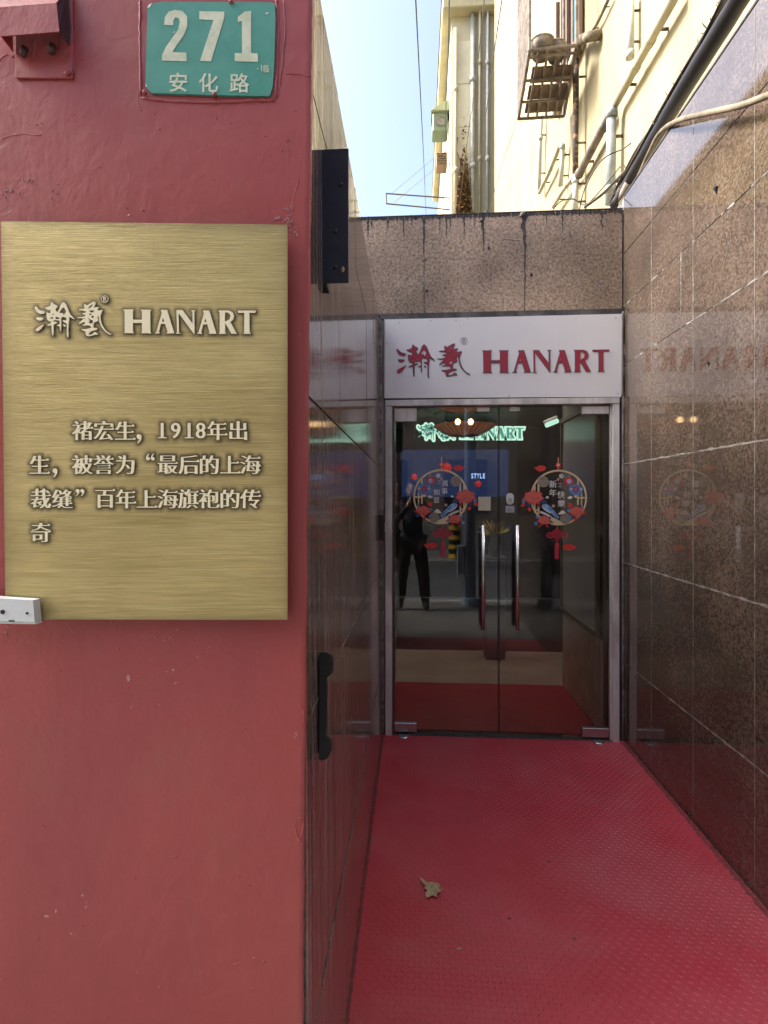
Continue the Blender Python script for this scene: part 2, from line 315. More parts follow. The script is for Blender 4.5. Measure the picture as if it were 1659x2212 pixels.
def redfloor(name, k):
    m = pm(name, (.3,.02,.035), .38); t = m.node_tree; b = t.nodes['Principled BSDF']; L = t.links.new; N = t.nodes.new
    g = N('ShaderNodeNewGeometry')
    def nz(sc, det=6, dist=0):
        n = N('ShaderNodeTexNoise'); n.inputs['Scale'].default_value = sc; n.inputs['Detail'].default_value = det; n.inputs['Roughness'].default_value = .6; n.inputs['Distortion'].default_value = dist; L(g.outputs['Position'], n.inputs['Vector']); return n.outputs[0]
    r = N('ShaderNodeValToRGB'); e = r.color_ramp.elements; e[0].position = .35; e[0].color = (.64,.058,.078,1); e[1].position = .7; e[1].color = (.71,.085,.11,1); L(nz(3.0), r.inputs[0])
    d = N('ShaderNodeMapRange'); d.inputs[1].default_value = .46; d.inputs[2].default_value = .75; d.inputs[4].default_value = .30*k; L(nz(1.5, 8, .9), d.inputs[0])
    mx = N('ShaderNodeMix'); mx.data_type = 'RGBA'; L(d.outputs[0], mx.inputs['Factor']); L(r.outputs[0], mx.inputs['A']); mx.inputs['B'].default_value = (.62,.26,.25,1)
    L(mx.outputs['Result'], b.inputs['Base Color'])
    rr = N('ShaderNodeMapRange'); rr.inputs[3].default_value = .30; rr.inputs[4].default_value = .52; L(nz(5), rr.inputs[0]); L(rr.outputs[0], b.inputs['Roughness'])
    bp = N('ShaderNodeBump'); bp.inputs['Distance'].default_value = .0004; L(nz(60), bp.inputs['Height']); L(bp.outputs[0], b.inputs['Normal']); return m
M['redf_base'] = redfloor('red_painted_plate', 1.0); M['redf_loz'] = redfloor('red_worn_tread', 2.1)  # lozenge colour mixes wear with highlights painted paler

# ================================================================= SETTING
YD = 3.31                                     # plane of the shop front
ground = obj('ground', box(-150,150,-150,150,-.30,-.16), pm('ground', (.10,.095,.09), .9)); tag(ground, kind='structure')
pave = obj('pavement', box(-14,14,-1.05,.36,-.15,-.004), pm('concrete_paving', (.20,.19,.18), .85, col2=(.14,.135,.13), vs_=3, bump=.002)); tag(pave, kind='structure')
tag(obj('pavement', box(-.24,1.30,.362,1.015,-.15,-.005), bpy.data.materials['concrete_paving']), kind='structure')
kerb = obj('kerb', box(-14,14,-1.20,-1.052,-.15,.0,.01), pm('kerb_stone', (.42,.41,.40), .8)); tag(kerb, kind='structure')
road = obj('road', box(-60,60,-6.2,-1.202,-.158,-.13), pm('asphalt', (.11,.115,.125), .85, col2=(.08,.085,.095), vs_=30, bump=.003, bs=90)); tag(road, kind='structure')
fk = obj('kerb', box(-60,60,-6.36,-6.202,-.15,.0,.01), pm('kerb_stone_far', (.42,.41,.40), .8)); tag(fk, kind='structure')
fp = obj('pavement', box(-60,60,-9.0,-6.362,-.15,-.004), pm('far_paving', (.3,.29,.28), .85, col2=(.2,.195,.19), vs_=3)); tag(fp, kind='structure')
ml = obj('road_marking', box(-60,60,-1.75,-1.63,-.1299,-.126), pm('road_paint', (.6,.6,.58), .7)); tag(ml, kind='structure')

# ---- red tread plate floor
def Lx(y, z):                                  # face of the left granite wall
    f = (y-.94)/(3.31-.94); k = z/2.64
    return (-.198-.025*f)*(1-k) + (-.219-.021*f)*k
bm = bmesh.new(); hexa(bm, [(-.24,1.02,-.02),(1.30,1.02,-.02),(1.30,3.33,-.02),(-.26,3.33,-.02),(-.24,1.02,0),(1.30,1.02,0),(1.30,3.33,0),(-.26,3.33,0)])
floor = obj('red_floor', bm_mesh(bm), M['redf_base']); tag(floor, 'red painted steel tread plate floor of the alley', kind='structure')
P = .0190; verts = []; faces = []; ys = np.arange(1.04, 3.28, P)
for j, y in enumerate(ys):
    for i, x in enumerate(np.arange(-.20, 1.27, P)):
        a = R(45 if (i+j) % 2 else -45) + R(18); l = .0088; w = .0020; c, s = math.cos(a), math.sin(a); k = len(verts)
        if x < Lx(y,0)+.012: continue
        for px, py, pz in ((-l,0,.0002),(-l*.4,-w,.0002),(l*.4,-w,.0002),(l,0,.0002),(l*.4,w,.0002),(-l*.4,w,.0002),(-l*.55,0,.0015),(l*.55,0,.0015)):
            verts.append((x+px*c-py*s, y+px*s+py*c, pz))
        faces += [(k,k+1,k+6),(k+1,k+2,k+7,k+6),(k+2,k+3,k+7),(k+3,k+4,k+7),(k+4,k+5,k+6,k+7),(k+5,k,k+6)]
me = bpy.data.meshes.new('tread'); me.from_pydata(verts, [], faces)
tag(obj('tread_lozenges', me, M['redf_loz'], floor, smooth=False), kind='stuff')

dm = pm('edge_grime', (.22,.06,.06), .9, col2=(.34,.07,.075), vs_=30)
# ---- granite walls, tile by tile
def tile_wall(root, fx, nx, yj, zj, mat, gapz, gapy, skip=()):
    for i, (y0, y1) in enumerate(zip(yj, yj[1:])):
        for j, (z0, z1) in enumerate(zip(zj, zj[1:])):
            if (i, j) in skip: continue
            a, b, c, d = y0+gapy/2, y1-gapy/2, z0+gapz/2, z1-gapz/2; o = random.uniform(-.0007, .0007); T = .022*nx
            p = [(fx(y,z)+o, y, z) for y, z in ((a,c),(b,c))] + [(fx(b,c)+T, b, c), (fx(a,c)+T, a, c)]
            q = [(fx(y,z)+o, y, z) for y, z in ((a,d),(b,d))] + [(fx(b,d)+T, b, d), (fx(a,d)+T, a, d)]
            bm = bmesh.new(); hexa(bm, p+q, .0012); obj('tile', bm_mesh(bm), mat, root)
def ragged(p0, p1, w, n, nrm, name, mat, root, side=None, amp=.7, th=.0012, gaps=0.0, taper=False):
    p0, p1, nrm = Vector(p0), Vector(p1), Vector(nrm).normalized(); d = (p1-p0).normalized(); s = side or d.cross(nrm).normalized(); bm = bmesh.new(); prev = None; sd = random.random()*99
    for i in range(n+1):
        t = i/n; c = p0.lerp(p1, t) + nrm*.0004; ww = w*(1+amp*noise.noise((t*n*.35+sd, 0, 0))*2)*(1-t*.85 if taper else 1); off = w*.4*noise.noise((t*n*.2, sd, 3))
        if gaps and noise.noise((t*n*.12, sd, 9)) > .55-gaps: prev = None; continue
        ww = max(ww, w*.12); a, b = c + s*(off+ww/2), c + s*(off-ww/2)
        cur = [bm.verts.new(a), bm.verts.new(c+s*off+nrm*th), bm.verts.new(b)]
        if prev:
            for k in (0, 1): bm.faces.new((prev[k], prev[k+1], cur[k+1], cur[k]))
        prev = cur
    if not bm.faces: bm.free(); return
    return obj(name, bm_mesh(bm), mat, root)
XR = 1.275
rw = thing('granite_wall', (XR, 1.8, 0), 'tall polished brown granite wall with white caulked joints right of the alley', 'wall')
zjr = [0, .491, 1.109, 1.719, 2.331, 2.695, 3.02, 3.37]; yjr = [-.10, .33, .76, 1.19, 1.62, 2.05, 2.49, 2.92, 3.305]
tile_wall(rw, lambda y, z: XR, 1, yjr, zjr, M['gran_r'], .005, .0034)
obj('joint_backing', box(XR+.0035, XR+.20, -.11, 3.52, 0, 3.372), M['caulk'], rw)
obj('coping', box(XR-.001, XR+.205, -.115, 3.3, 3.375, 3.385), M['joint'], rw)
for z, g in ((1.109,0),(1.719,.08),(2.331,.32),(.491,.05),(2.695,.42)):
    ragged((XR-.0005, 3.30, z), (XR-.0005, .9, z), .008 if z < 2 else .006, 160, (-1,0,0), 'caulk', M['caulk'], rw, gaps=g+.08)
for y, z0, z1 in ((2.49,2.33,2.70),(2.60,2.33,2.70),(2.92,0,.12),(2.05,0,.30)):
    ragged((XR-.0005, y, z0), (XR-.0005, y, z1), .0045, 40, (-1,0,0), 'caulk', M['caulk'], rw, gaps=.25)
for y in yjr[4:-1]:
    ragged((XR-.0003, y, 3.0), (XR-.0003, y, .02), .0030, 150, (-1,0,0), 'caulk', M['caulk'], rw, gaps=.05, amp=.4, th=.0006)
for y, z, r in ((2.30,2.83,.012),(2.36,2.10,.007),(2.88,1.88,.005)):
    obj('chip', tube([(XR-.001,y,z-r*2),(XR-.0015,y,z),(XR-.001,y+.01,z+r)], [r*.2,r,r*.3], 6), M['black'], rw)

lw = thing('granite_wall', (-.22, 1.5, 0), 'low dark granite wall with pale vertical streaks left of the alley behind the maroon pillar', 'wall')
zjl = [0, .46, 1.085, 1.70, 2.345, 2.64]; yjl = [.955, 1.453, 1.88, 2.31, 2.74, 3.30]
tile_wall(lw, lambda y, z: Lx(y,z), -1, yjl, zjl, M['gran_l'], .0045, .0025)
bm = bmesh.new(); hexa(bm, [(Lx(.955,0)-.004,.957,0),(Lx(3.3,0)-.004,3.3,0),(-.36,3.3,0),(-.36,.957,0),(Lx(.955,2.64)-.004,.957,2.643),(Lx(3.3,2.64)-.004,3.3,2.643),(-.36,3.3,2.643),(-.36,.957,2.643)])
obj('joint_backing', bm_mesh(bm), M['joint'], lw)
for z, y0, y1 in ((1.085,1.0,3.25),(.46,1.1,3.25)):
    ragged((Lx(y0,z)+.0005, y0, z), (Lx(y1,z)+.0005, y1, z), .005, 60, (1,0,0), 'caulk', M['caulk'], lw, gaps=.1)
for k in range(16):
    y = random.uniform(1.0, 2.2); z0 = random.uniform(.1, 1.2); z1 = z0 + random.uniform(.3, 1.0); z1 = min(z1, 2.4)
    ragged((Lx(y,z1)+.0004, y, z1), (Lx(y,z0)+.0004, y, z0), random.uniform(.002,.007), 40, (1,0,0), 'lime_run', pm('lime_streak', (.22,.18,.165), .45, col2=(.12,.09,.08), vs_=30) if k == 0 else bpy.data.materials['lime_streak'], lw, amp=.5, th=.0002, taper=True)

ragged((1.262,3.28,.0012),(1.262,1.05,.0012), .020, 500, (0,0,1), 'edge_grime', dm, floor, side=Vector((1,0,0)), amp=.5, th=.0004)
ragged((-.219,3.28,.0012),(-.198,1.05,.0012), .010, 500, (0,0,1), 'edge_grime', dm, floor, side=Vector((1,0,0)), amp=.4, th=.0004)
# ---- lintel wall
bx0 = on_y(776,470,YD).x; zt, zb = 3.305, 2.685
lt = thing('granite_lintel', (.5, YD, zb), 'rough brown granite band over the shop entrance stained with black drips', 'lintel')
xj = [-3.12, -2.49, -1.86, -1.222, -.59, .042, .674, 1.272]
for a, b in zip(xj, xj[1:]):
    obj('tile', box(a+.002, b-.002, YD, YD+.025, zb, zt, .0015), M['gran_b'], lt)
obj('core', box(-3.12, 1.272, YD+.006, YD+.20, zb+.003, zt-.003), M['joint'], lt)
obj('coping', box(-3.12, 1.273, YD-.004, YD+.21, zt+.0005, zt+.006), pm('grimy_coping', (.12,.12,.11), .8, col2=(.05,.05,.05), vs_=12), lt)
obj('drip_rail', box(-.235, 1.272, YD-.012, YD+.2, zb-.036, zb-.002), pm('grimy_steel', (.05,.045,.045), .5, col2=(.13,.12,.12), vs_=9), lt)  # dark strip: metal lip with the shadow gap under the band painted in
def stain(u, v0, v1, w):
    a, b = on_y(u, v0, YD), on_y(u, v1, YD); ragged((a.x, YD-.0004, a.z), (b.x, YD-.0004, b.z), w, 24, (0,-1,0), 'stain', M['stain'], lt, amp=.45, th=.0003, taper=True)
for u, v0, v1, w in ((916,473,565,.020),(1044,462,545,.022),(1133,458,560,.035),(1134,545,665,.012),(965,470,520,.012),(973,470,500,.010),(1003,468,512,.012),(872,475,520,.012),(838,476,500,.014),(795,478,512,.016),(803,478,495,.014),(890,474,494,.008),(950,470,508,.009),(1026,468,500,.008),(1215,460,505,.012),(1300,455,500,.018),(1345,455,520,.014),(1180,458,490,.01)):
    stain(u, v0, v1, w)
ragged(on_y(776,474,YD)-Vector((0,.001,0)), on_y(1356,456,YD)-Vector((0,.001,0)), .020, 420, (0,-1,0), 'stain', M['stain'], lt, amp=.9, th=.0003)
for q in (((850,640),(880,600),(905,572),(930,552)),((1085,516),(1110,518),(1150,520)),((917,570),(916,620),(915,668)),((1230,500),(1238,530)),((1250,560),(1258,585)),((1255,580),(1280,600),(1300,625))):
    for a, b in zip(q, q[1:]):
        a, b = on_y(*a, YD), on_y(*b, YD); ragged(a-Vector((0,.0012,0)), b-Vector((0,.0012,0)), .007, 14, (0,-1,0), 'caulk', M['caulk'], lt, gaps=.25)
for u, v in ((922,629),(1056,536),(1148,594),(1040,478)):
    p = on_y(u, v, YD); obj('anchor_hole', tube([(p.x,YD-.004,p.z),(p.x,YD+.002,p.z)], [.008,.009], 10), M['black'], lt)
p = on_y(1052,457,YD); obj('bolt', tube([(p.x,YD+.03,p.z-.01),(p.x,YD+.03,p.z+.03)], [.014,.004], 8), M['black'], lt)
p = on_y(1128,464,YD); obj('mortar_blob', tube([(p.x-.014,YD-.004,p.z-.012),(p.x,YD-.008,p.z),(p.x+.015,YD-.004,p.z+.012)], [.006,.014,.006], 7), M['caulk'], lt)
obj('pier', box(-3.1, -.37, YD+.02, YD+.19, 0, zb-.002), M['cream2'], lt)
obj('pier', box(-.36, -.205, YD-.004, YD+.19, 0, zb-.036), pm('side_stone', (.13,.11,.10), .4, col2=(.3,.28,.27), vs_=9, stretch=(1,1,.2)), lt)
obj('pier', box(1.262, 1.275, YD-.003, YD+.19, 0, zb-.036), bpy.data.materials['side_stone'], lt)
# silicone run between left wall and shopfront
ragged((-.235,3.285,2.70),(-.222,3.285,.02), .016, 70, (.3,-1,0), 'caulk', pm('grimy_silicone', (.28,.26,.25), .6, col2=(.10,.09,.09), vs_=18), lt, amp=.8, th=.004)
ragged((1.266,3.288,2.66),(1.266,3.288,.05), .010, 70, (-.3,-1,0), 'caulk', bpy.data.materials['grimy_silicone'], lt, amp=.8, th=.003)

# ================================================================= PILLAR (maroon) -- faces the camera's axis
D = .95
PM = Matrix.Translation(CAM + FWD*D) @ Matrix((( RIGHT.x,0,-FWD.x,0),(RIGHT.y,0,-FWD.y,0),(0,1,0,0),(0,0,0,1)))
def pl(u, v, p=0.0): return ((u-CU)/F*(D-p), -(v-CV)/F*(D-p))        # local coords on the pillar face, p metres proud
pil = thing('painted_pillar', (-.45, .92, 0), 'thick maroon painted masonry pillar with lumpy paint at the alley corner', 'pillar')
bm = bmesh.new(); NZ = 420; z0, z1 = -1.5, 1.55
def edge(z):
    u = 675 - (CV - z/D*F)/2212*20; x = (u-CU)/F*D
    return x + .0018*noise.noise((z*9,0,0)) + .0014*noise.noise((z*45,2,0)) - .006*max(0, noise.noise((z*14,5,1))-.38)*(1 if z < .3 else .4)
xs = [0, -.0025, -.006, -.012, -.03, -.06, -.12, -.3, -.7, -1.6]; rows = []
for j in range(NZ+1):
    z = z0 + (z1-z0)*j/NZ; e = edge(z); row = [bm.verts.new((e-.03, z, -.30)), bm.verts.new((e-.006, z, -.012)), bm.verts.new((e-.0005, z, -.009))]
    for i, x in enumerate(xs): row.append(bm.verts.new((e+x if i else e-.0006, z, (-.0035, -.0012, 0, 0, 0, 0, 0, 0, 0, 0)[i] + (.0006*noise.noise((x*20, z*20, 0)) if i > 1 else .0008*noise.noise((1, z*60, 0))))))
    row += [bm.verts.new((-1.6, z, -.30))]; rows.append(row)
for a, b in zip(rows, rows[1:]):
    for k in range(len(a)-1): bm.faces.new((a[k], a[k+1], b[k+1], b[k]))
bm.faces.new(rows[-1]); me = bm_mesh(bm)
obj('body', me, M['maroon'], pil, PM, smooth=True)
# flaking ridges of paint
def ridge(pts, r, name='paint_ridge', mat=None, par=None):
    q = []
    for i, p in enumerate(spline([Vector((*pl(*p), 0)) for p in pts], 5)): q.append(p + Vector((noise.noise((i*.7,1,r*1e3))*.0018, noise.noise((i*.7,5,r*1e3))*.0018, 0)))
    rs = [r*(.6+.8*abs(noise.noise((i*.5, 3, r*1e3)))) for i in range(len(q))]
    return obj(name, tube(q, rs, 6), mat or M['maroon'], par or pil, PM, smooth=True)
for pts, r in ((((303,0),(302,60),(303,130),(304,205)),.0028),(((306,212),(370,219),(450,222),(540,219),(592,217)),.0032),(((597,0),(602,60),(600,130),(594,215)),.0024),
               (((613,0),(616,60),(608,150),(600,210)),.0016),(((618,160),(640,160),(672,166)),.0012),(((606,110),(611,140),(606,185)),.001),(((646,385),(640,405),(634,430),(632,455)),.0008),
               (((300,200),(298,220),(305,240)),.0011),(((645,1765),(655,1775),(652,1800),(645,1818)),.0018),(((640,1770),(638,1790),(645,1812),(655,1822)),.0014),
               (((648,1520),(655,1535),(656,1560)),.0014),(((490,2690-610),(505,2695-612),(520,2695-618)),.0006),(((0,300),(40,290),(90,293)),.0008),(((152,0),(156,60),(158,110),(160,160)),.0022),(((0,130),(14,118),(30,125)),.0014)):
    ridge(pts, r)
for k in range(34):
    u, v = random.uniform(10,640), random.choice((random.uniform(230,470), random.uniform(1370,2180))); x, y = pl(u, v)
    a = random.uniform(0,3.14); l = random.uniform(.0006,.0035); obj('paint_drip', tube([(x-l*math.cos(a), y-l*math.sin(a), -.0004),(x,y,.0004),(x+l*math.cos(a), y+l*math.sin(a), -.0004)], [.0003,.0011,.0003], 6), M['maroon'], pil, PM, smooth=True)

scf = pm('white_scuff', (.50,.34,.33), .7)
for u0, v0, du, dv, n in ((622,476,10,26,26),(598,470,10,10,9),(20,415,26,14,10),(70,388,22,6,9),(118,418,16,16,5),(10,1365,7,22,16),(640,500,5,20,10),(628,452,14,8,8),(640,1590,4,10,5),(350,1378,60,6,8)):
    for k in range(n):
        u, v = u0+random.gauss(0,du*.5), v0+random.gauss(0,dv*.5); 
        if u > 655: continue
        sx, sz = random.uniform(.0003,.0011), random.uniform(.0003,.0022); x, y = pl(u, v)
        obj('paint_chip', flat([[(x+sx*(1+.5*math.sin(3*t+k))*math.cos(t), y+sz*(1+.4*math.cos(2*t+k))*math.sin(t)) for t in np.linspace(0,6.283,9,endpoint=False)]], .0012), scf, pil, PM)
# ---- maroon hood on a backplate, top left
hd = thing('metal_hood', PM @ Vector((*pl(90,100), 0)), 'maroon painted sheet metal hood box on a backplate, open underneath', 'hood')
a = pl(33,-60,.004); b = pl(156,168,.004); obj('backplate', box(a[0], b[0], b[1], a[1], .0, .004, .001), M['maroon'], hd, PM)
bm = bmesh.new(); pr = .034
def hp(u, v, p): return Vector((*pl(u, v, p), p))
bl, br = hp(27,112,.004), hp(150,98,.004); fl, fr = hp(1,78,pr), hp(128,68,pr)
tl, tr = hp(27,-50,.004), hp(150,-50,.004); ftl, ftr = hp(-8,16,pr), hp(122,6,pr); ftl2, ftr2 = hp(20,-30,.01), hp(146,-30,.01)
def sheet(bm, qs, th):
    for q in qs:
        n = (q[1]-q[0]).cross(q[2]-q[0]).normalized()*th; v = [bm.verts.new(p) for p in q]; w = [bm.verts.new(p-n) for p in q]
        bm.faces.new(v); bm.faces.new(w[::-1])
        for k in range(len(q)): bm.faces.new((v[k], w[k], w[(k+1)%len(q)], v[(k+1)%len(q)]))
sheet(bm, [[fl, fr, ftr, ftl], [ftl, ftr, ftr2, ftl2], [bl, fl, ftl, ftl2]], .0018)
obj('cover', bm_mesh(bm), M['maroon'], hd, PM)
bm = bmesh.new(); lip = [fr, hp(150,98,.005), hp(154,60,.005), hp(146,-30,.009), ftr]; sheet(bm, [lip], .001)
obj('end_plate', bm_mesh(bm), pm('dark_inner_metal', (.05,.02,.025), .6), hd, PM)  # dark sheet painted as the shade inside the hood's open end
for u, v in ((53,112),(113,106)):
    p = hp(u, v-8, .012); obj('bolt', tube([p, p+Vector((0,-.016,.004))], [.006,.0055], 8), pm('dirty_bolt', (.07,.03,.03), .6), hd, PM, smooth=True)
for k in range(1):
    q = hp(146,158,.006); obj('paint_blob', tube([q-Vector((.006,0,0)), q, q+Vector((.006,.002,0))], [.002,.005,.002], 7), M['maroon'], hd, PM, smooth=True)

# ---- green house number plate
np_ = thing('number_plate', PM @ Vector((*pl(455,110), 0)), 'green enamel house number plate reading 271 with white Chinese street name', 'number plate')
K = 1/2.1943
out = [(700,30),(712,18),(760,9),(1290,10),(1302,20),(1306,95),(1300,300),(1292,410),(1280,450),(1268,455),(1000,450),(718,440),(702,425),(690,410),(694,200)]
h = .004
def plc(q, p): return [pl(x*K, y*K, p) for x, y in q]
obj('enamel_panel', flat([plc(out, h)], .004), M['plate_g'], np_, PM)
two = [(778,118),(782,80),(800,55),(830,47),(865,52),(887,78),(888,125),(872,165),(840,210),(817,247),(883,250),(885,290),(768,287),(768,262),(785,225),(820,175),(845,140),(852,105),(848,87),(832,82),(822,95),(822,120)]
sev = [(945,53),(1063,55),(1063,85),(1000,290),(948,289),(1012,95),(945,92)]
one = [(1128,80),(1160,55),(1190,52),(1190,252),(1223,254),(1223,293),(1113,290),(1113,252),(1147,252),(1147,98),(1128,105)]
def lift(m, z): return m @ Matrix.Translation((0,0,z))
for nme, q in (('digit_two', two), ('digit_seven', sev), ('digit_one', one)):
    obj(nme, flat([plc(q, h+.0006)], .0006), M['plate_w'], np_, lift(PM, h+.0001))
cs = []
SZ = F/(D-h)
for ch, x, y in (('安',845,390),('化',988,392),('路',1135,393)):
    c = pl(x*K, y*K, h+.0006); obj('street_name_character', flat(placed(ch, c[0], c[1], 96*K/SZ, (.012,.012)), .0006, 'nz'), M['plate_w'], np_, lift(PM, h+.0001))
for ch, x, y, s in (('-',1221,326,34),('1',1240,322,40),('临',1262,325,38)):
    c = pl(x*K, y*K, h+.0006); obj('suffix_character', flat(placed(ch, c[0], c[1], s*K/SZ, (.012,.012), .8), .0006, 'nz'), M['plate_w'], np_, lift(PM, h+.0001))

for u, v in ((463,204),(312,200),(499,4)):
    p = Vector((*pl(u,v,.005), .003)); obj('screw', tube([p, p+Vector((0,0,.005))], [.0045,.003], 8), M['maroon'], np_, PM, smooth=True)
for q in (((698,40),(704,24),(722,14),(712,34)),((1258,66),(1268,58),(1274,62),(1262,70)),((690,395),(700,412),(692,412)),((818,155),(830,148),(828,156))):
    obj('paint_chip', flat([plc(q, h)], .0004), M['whitef'], np_, lift(PM, h+.0001))

# ---- logo shapes (drawn brush characters and roman capitals), normalised
HAN = [[(97,285),(115,272),(140,285),(165,325),(205,350),(250,360),(290,375),(292,395),(270,418),(220,420),(170,408),(130,370),(105,330)],
 [(110,488),(250,488),(265,510),(250,535),(200,553),(150,540),(125,510)],
 [(288,615),(255,640),(180,675),(125,710),(112,745),(130,765),(165,755),(215,715),(250,670)],
 [(425,183),(450,205),(475,235),(515,245),(538,265),(530,300),(500,325),(492,345),(520,355),(525,400),(545,385),(575,330),(605,250),(625,210),(655,193),(685,205),(715,250),(740,310),(760,370),(790,430),(830,475),(875,512),(878,528),(860,525),(815,500),(780,475),(768,500),(765,560),(755,640),(750,760),(758,875),(745,882),(728,855),(722,800),(725,700),(722,600),(690,592),(655,570),(640,545),(680,550),(715,550),(718,495),(690,487),(660,478),(640,470),(620,480),(612,520),(612,600),(612,760),(600,765),(588,745),(588,655),(530,652),(530,640),(570,628),(588,620),(588,545),(500,540),(480,535),(462,560),(462,575),(500,572),(535,580),(535,595),(500,605),(468,625),(465,700),(465,830),(450,840),(435,830),(430,740),(425,640),(400,640),(365,653),(340,648),(345,635),(385,620),(415,605),(425,565),(390,563),(350,545),(332,510),(325,440),(328,390),(345,392),(370,408),(400,408),(410,390),(405,350),(380,345),(340,335),(296,305),(300,295),(345,285),(385,275),(405,255),(412,215)],
 [(575,395),(600,350),(630,310),(660,290),(680,310),(700,345),(715,375),(700,400),(670,440),(645,445),(655,410),(620,403),(580,402)],
 [(440,435),(455,415),(480,408),(488,420),(470,438),(445,442)],[(405,495),(425,482),(465,485),(472,500),(455,512),(420,520),(408,512)],
 [(500,480),(520,475),(560,492),(582,495),(580,520),(540,525),(505,522),(497,505)],[(648,630),(675,622),(698,645),(700,668),(685,673),(660,655)]]
YI = [[(1075,218),(1095,240),(1110,255),(1150,240),(1200,205),(1245,187),(1275,185),(1285,205),(1275,240),(1245,285),(1240,295),(1290,292),(1335,285),(1348,295),(1340,310),(1318,320),(1318,345),(1340,360),(1380,345),(1420,345),(1425,360),(1400,400),(1382,440),(1378,500),(1395,590),(1430,670),(1480,740),(1540,790),(1585,805),(1588,822),(1570,825),(1510,795),(1450,745),(1400,680),(1365,600),(1350,520),(1345,455),(1325,455),(1318,490),(1330,530),(1325,560),(1295,575),(1270,575),(1250,600),(1238,625),(1245,665),(1235,690),(1290,695),(1318,700),(1320,720),(1290,735),(1230,745),(1190,760),(1155,790),(1145,820),(1165,832),(1210,820),(1240,808),(1250,775),(1285,778),(1320,800),(1328,825),(1300,830),(1265,825),(1200,845),(1140,857),(1105,845),(1090,815),(1095,775),(1080,758),(1040,745),(1000,725),(1010,715),(1080,720),(1130,710),(1190,695),(1205,685),(1180,655),(1155,640),(1110,640),(1060,648),(1018,640),(1020,628),(1060,625),(1080,612),(1078,585),(1050,575),(1020,590),(985,620),(960,622),(958,605),(1000,560),(1040,525),(1045,510),(1000,503),(940,500),(920,490),(930,482),(1000,483),(1060,478),(1085,460),(1080,437),(1040,430),(1018,422),(1025,412),(1065,405),(1095,390),(1100,365),(1040,355),(980,350),(958,335),(965,325),(1040,328),(1080,320),(1065,290),(1058,250)],
 [(1140,310),(1150,285),(1190,250),(1225,228),(1235,240),(1215,280),(1185,305),(1150,318)],[(1150,355),(1200,352),(1260,350),(1255,375),(1230,395),(1200,392),(1170,372)],
 [(1150,430),(1180,410),(1195,405),(1210,440),(1180,442)],[(1200,465),(1225,445),(1255,475),(1235,500),(1205,490)],[(1060,520),(1070,503),(1088,500),(1085,520),(1068,532)],
 [(1140,485),(1160,505),(1180,535),(1205,535),(1235,545),(1235,590),(1215,610),(1165,605),(1148,590),(1165,560),(1160,530),(1145,510)]]
ROM = [[(45,203),(163,203),(163,213),(155,220),(155,325),(262,325),(262,220),(250,213),(250,205),(370,207),(370,216),(360,222),(362,472),(373,478),(373,485),(257,484),(257,476),(264,470),(262,362),(155,362),(156,470),(167,476),(167,483),(52,481),(52,474),(60,468),(56,218),(45,212)],
 [(487,208),(560,208),(645,485),(555,485),(556,477),(566,470),(536,372),(487,372),(462,468),(474,476),(474,485),(415,485),(415,477),(432,472),(497,245)],[(512,300),(528,348),(498,348)],
 [(668,210),(742,210),(862,370),(862,225),(846,220),(846,212),(894,212),(894,220),(882,226),(885,488),(875,488),(695,245),(700,478),(716,482),(716,488),(667,488),(667,481),(678,476),(672,215)],
 [(987,215),(1060,215),(1143,490),(1053,490),(1054,482),(1063,476),(1036,378),(988,378),(962,476),(973,481),(973,490),(917,488),(917,480),(932,476),(997,250)],[(1012,305),(1026,352),(998,352)],
 [(1170,215),(1290,215),(1335,235),(1355,280),(1345,320),(1310,352),(1383,490),(1322,490),(1248,362),(1248,478),(1260,484),(1260,490),(1173,490),(1173,483),(1183,477),(1183,232),(1170,226)],[(1245,235),(1285,240),(1312,275),(1300,320),(1245,348)],
 [(1397,217),(1610,217),(1605,242),(1535,242),(1537,478),(1549,484),(1549,490),(1465,490),(1465,484),(1474,478),(1474,242),(1402,242)]]
circ = lambda cx, cy_, r, n=28: [(cx+r*math.cos(i*2*math.pi/n), cy_+r*math.sin(i*2*math.pi/n)) for i in range(n)]
REG = [circ(1462,132,71), circ(1462,132,62)]
RL = [[(1436,90),(1475,90),(1490,105),(1490,122),(1475,138),(1494,182),(1482,182),(1464,140),(1452,140),(1452,178),(1436,180)],[(1452,100),(1470,102),(1474,118),(1466,128),(1452,130)]]
def n1(q): return [((120+x/4.879-139.5)/884, (1170+y/4.879-1207)/884) for x, y in q]
def n2(q): return [((480+x/2.9625-139.5)/884, (1170+y/2.9625-1207)/884) for x, y in q]
LOGO_BRUSH = [n1(chaikin(q, 2)) for q in HAN+YI]; LOGO_ROM = [n2(q) for q in ROM]; LOGO_R = [n1(q) for q in REG+RL]
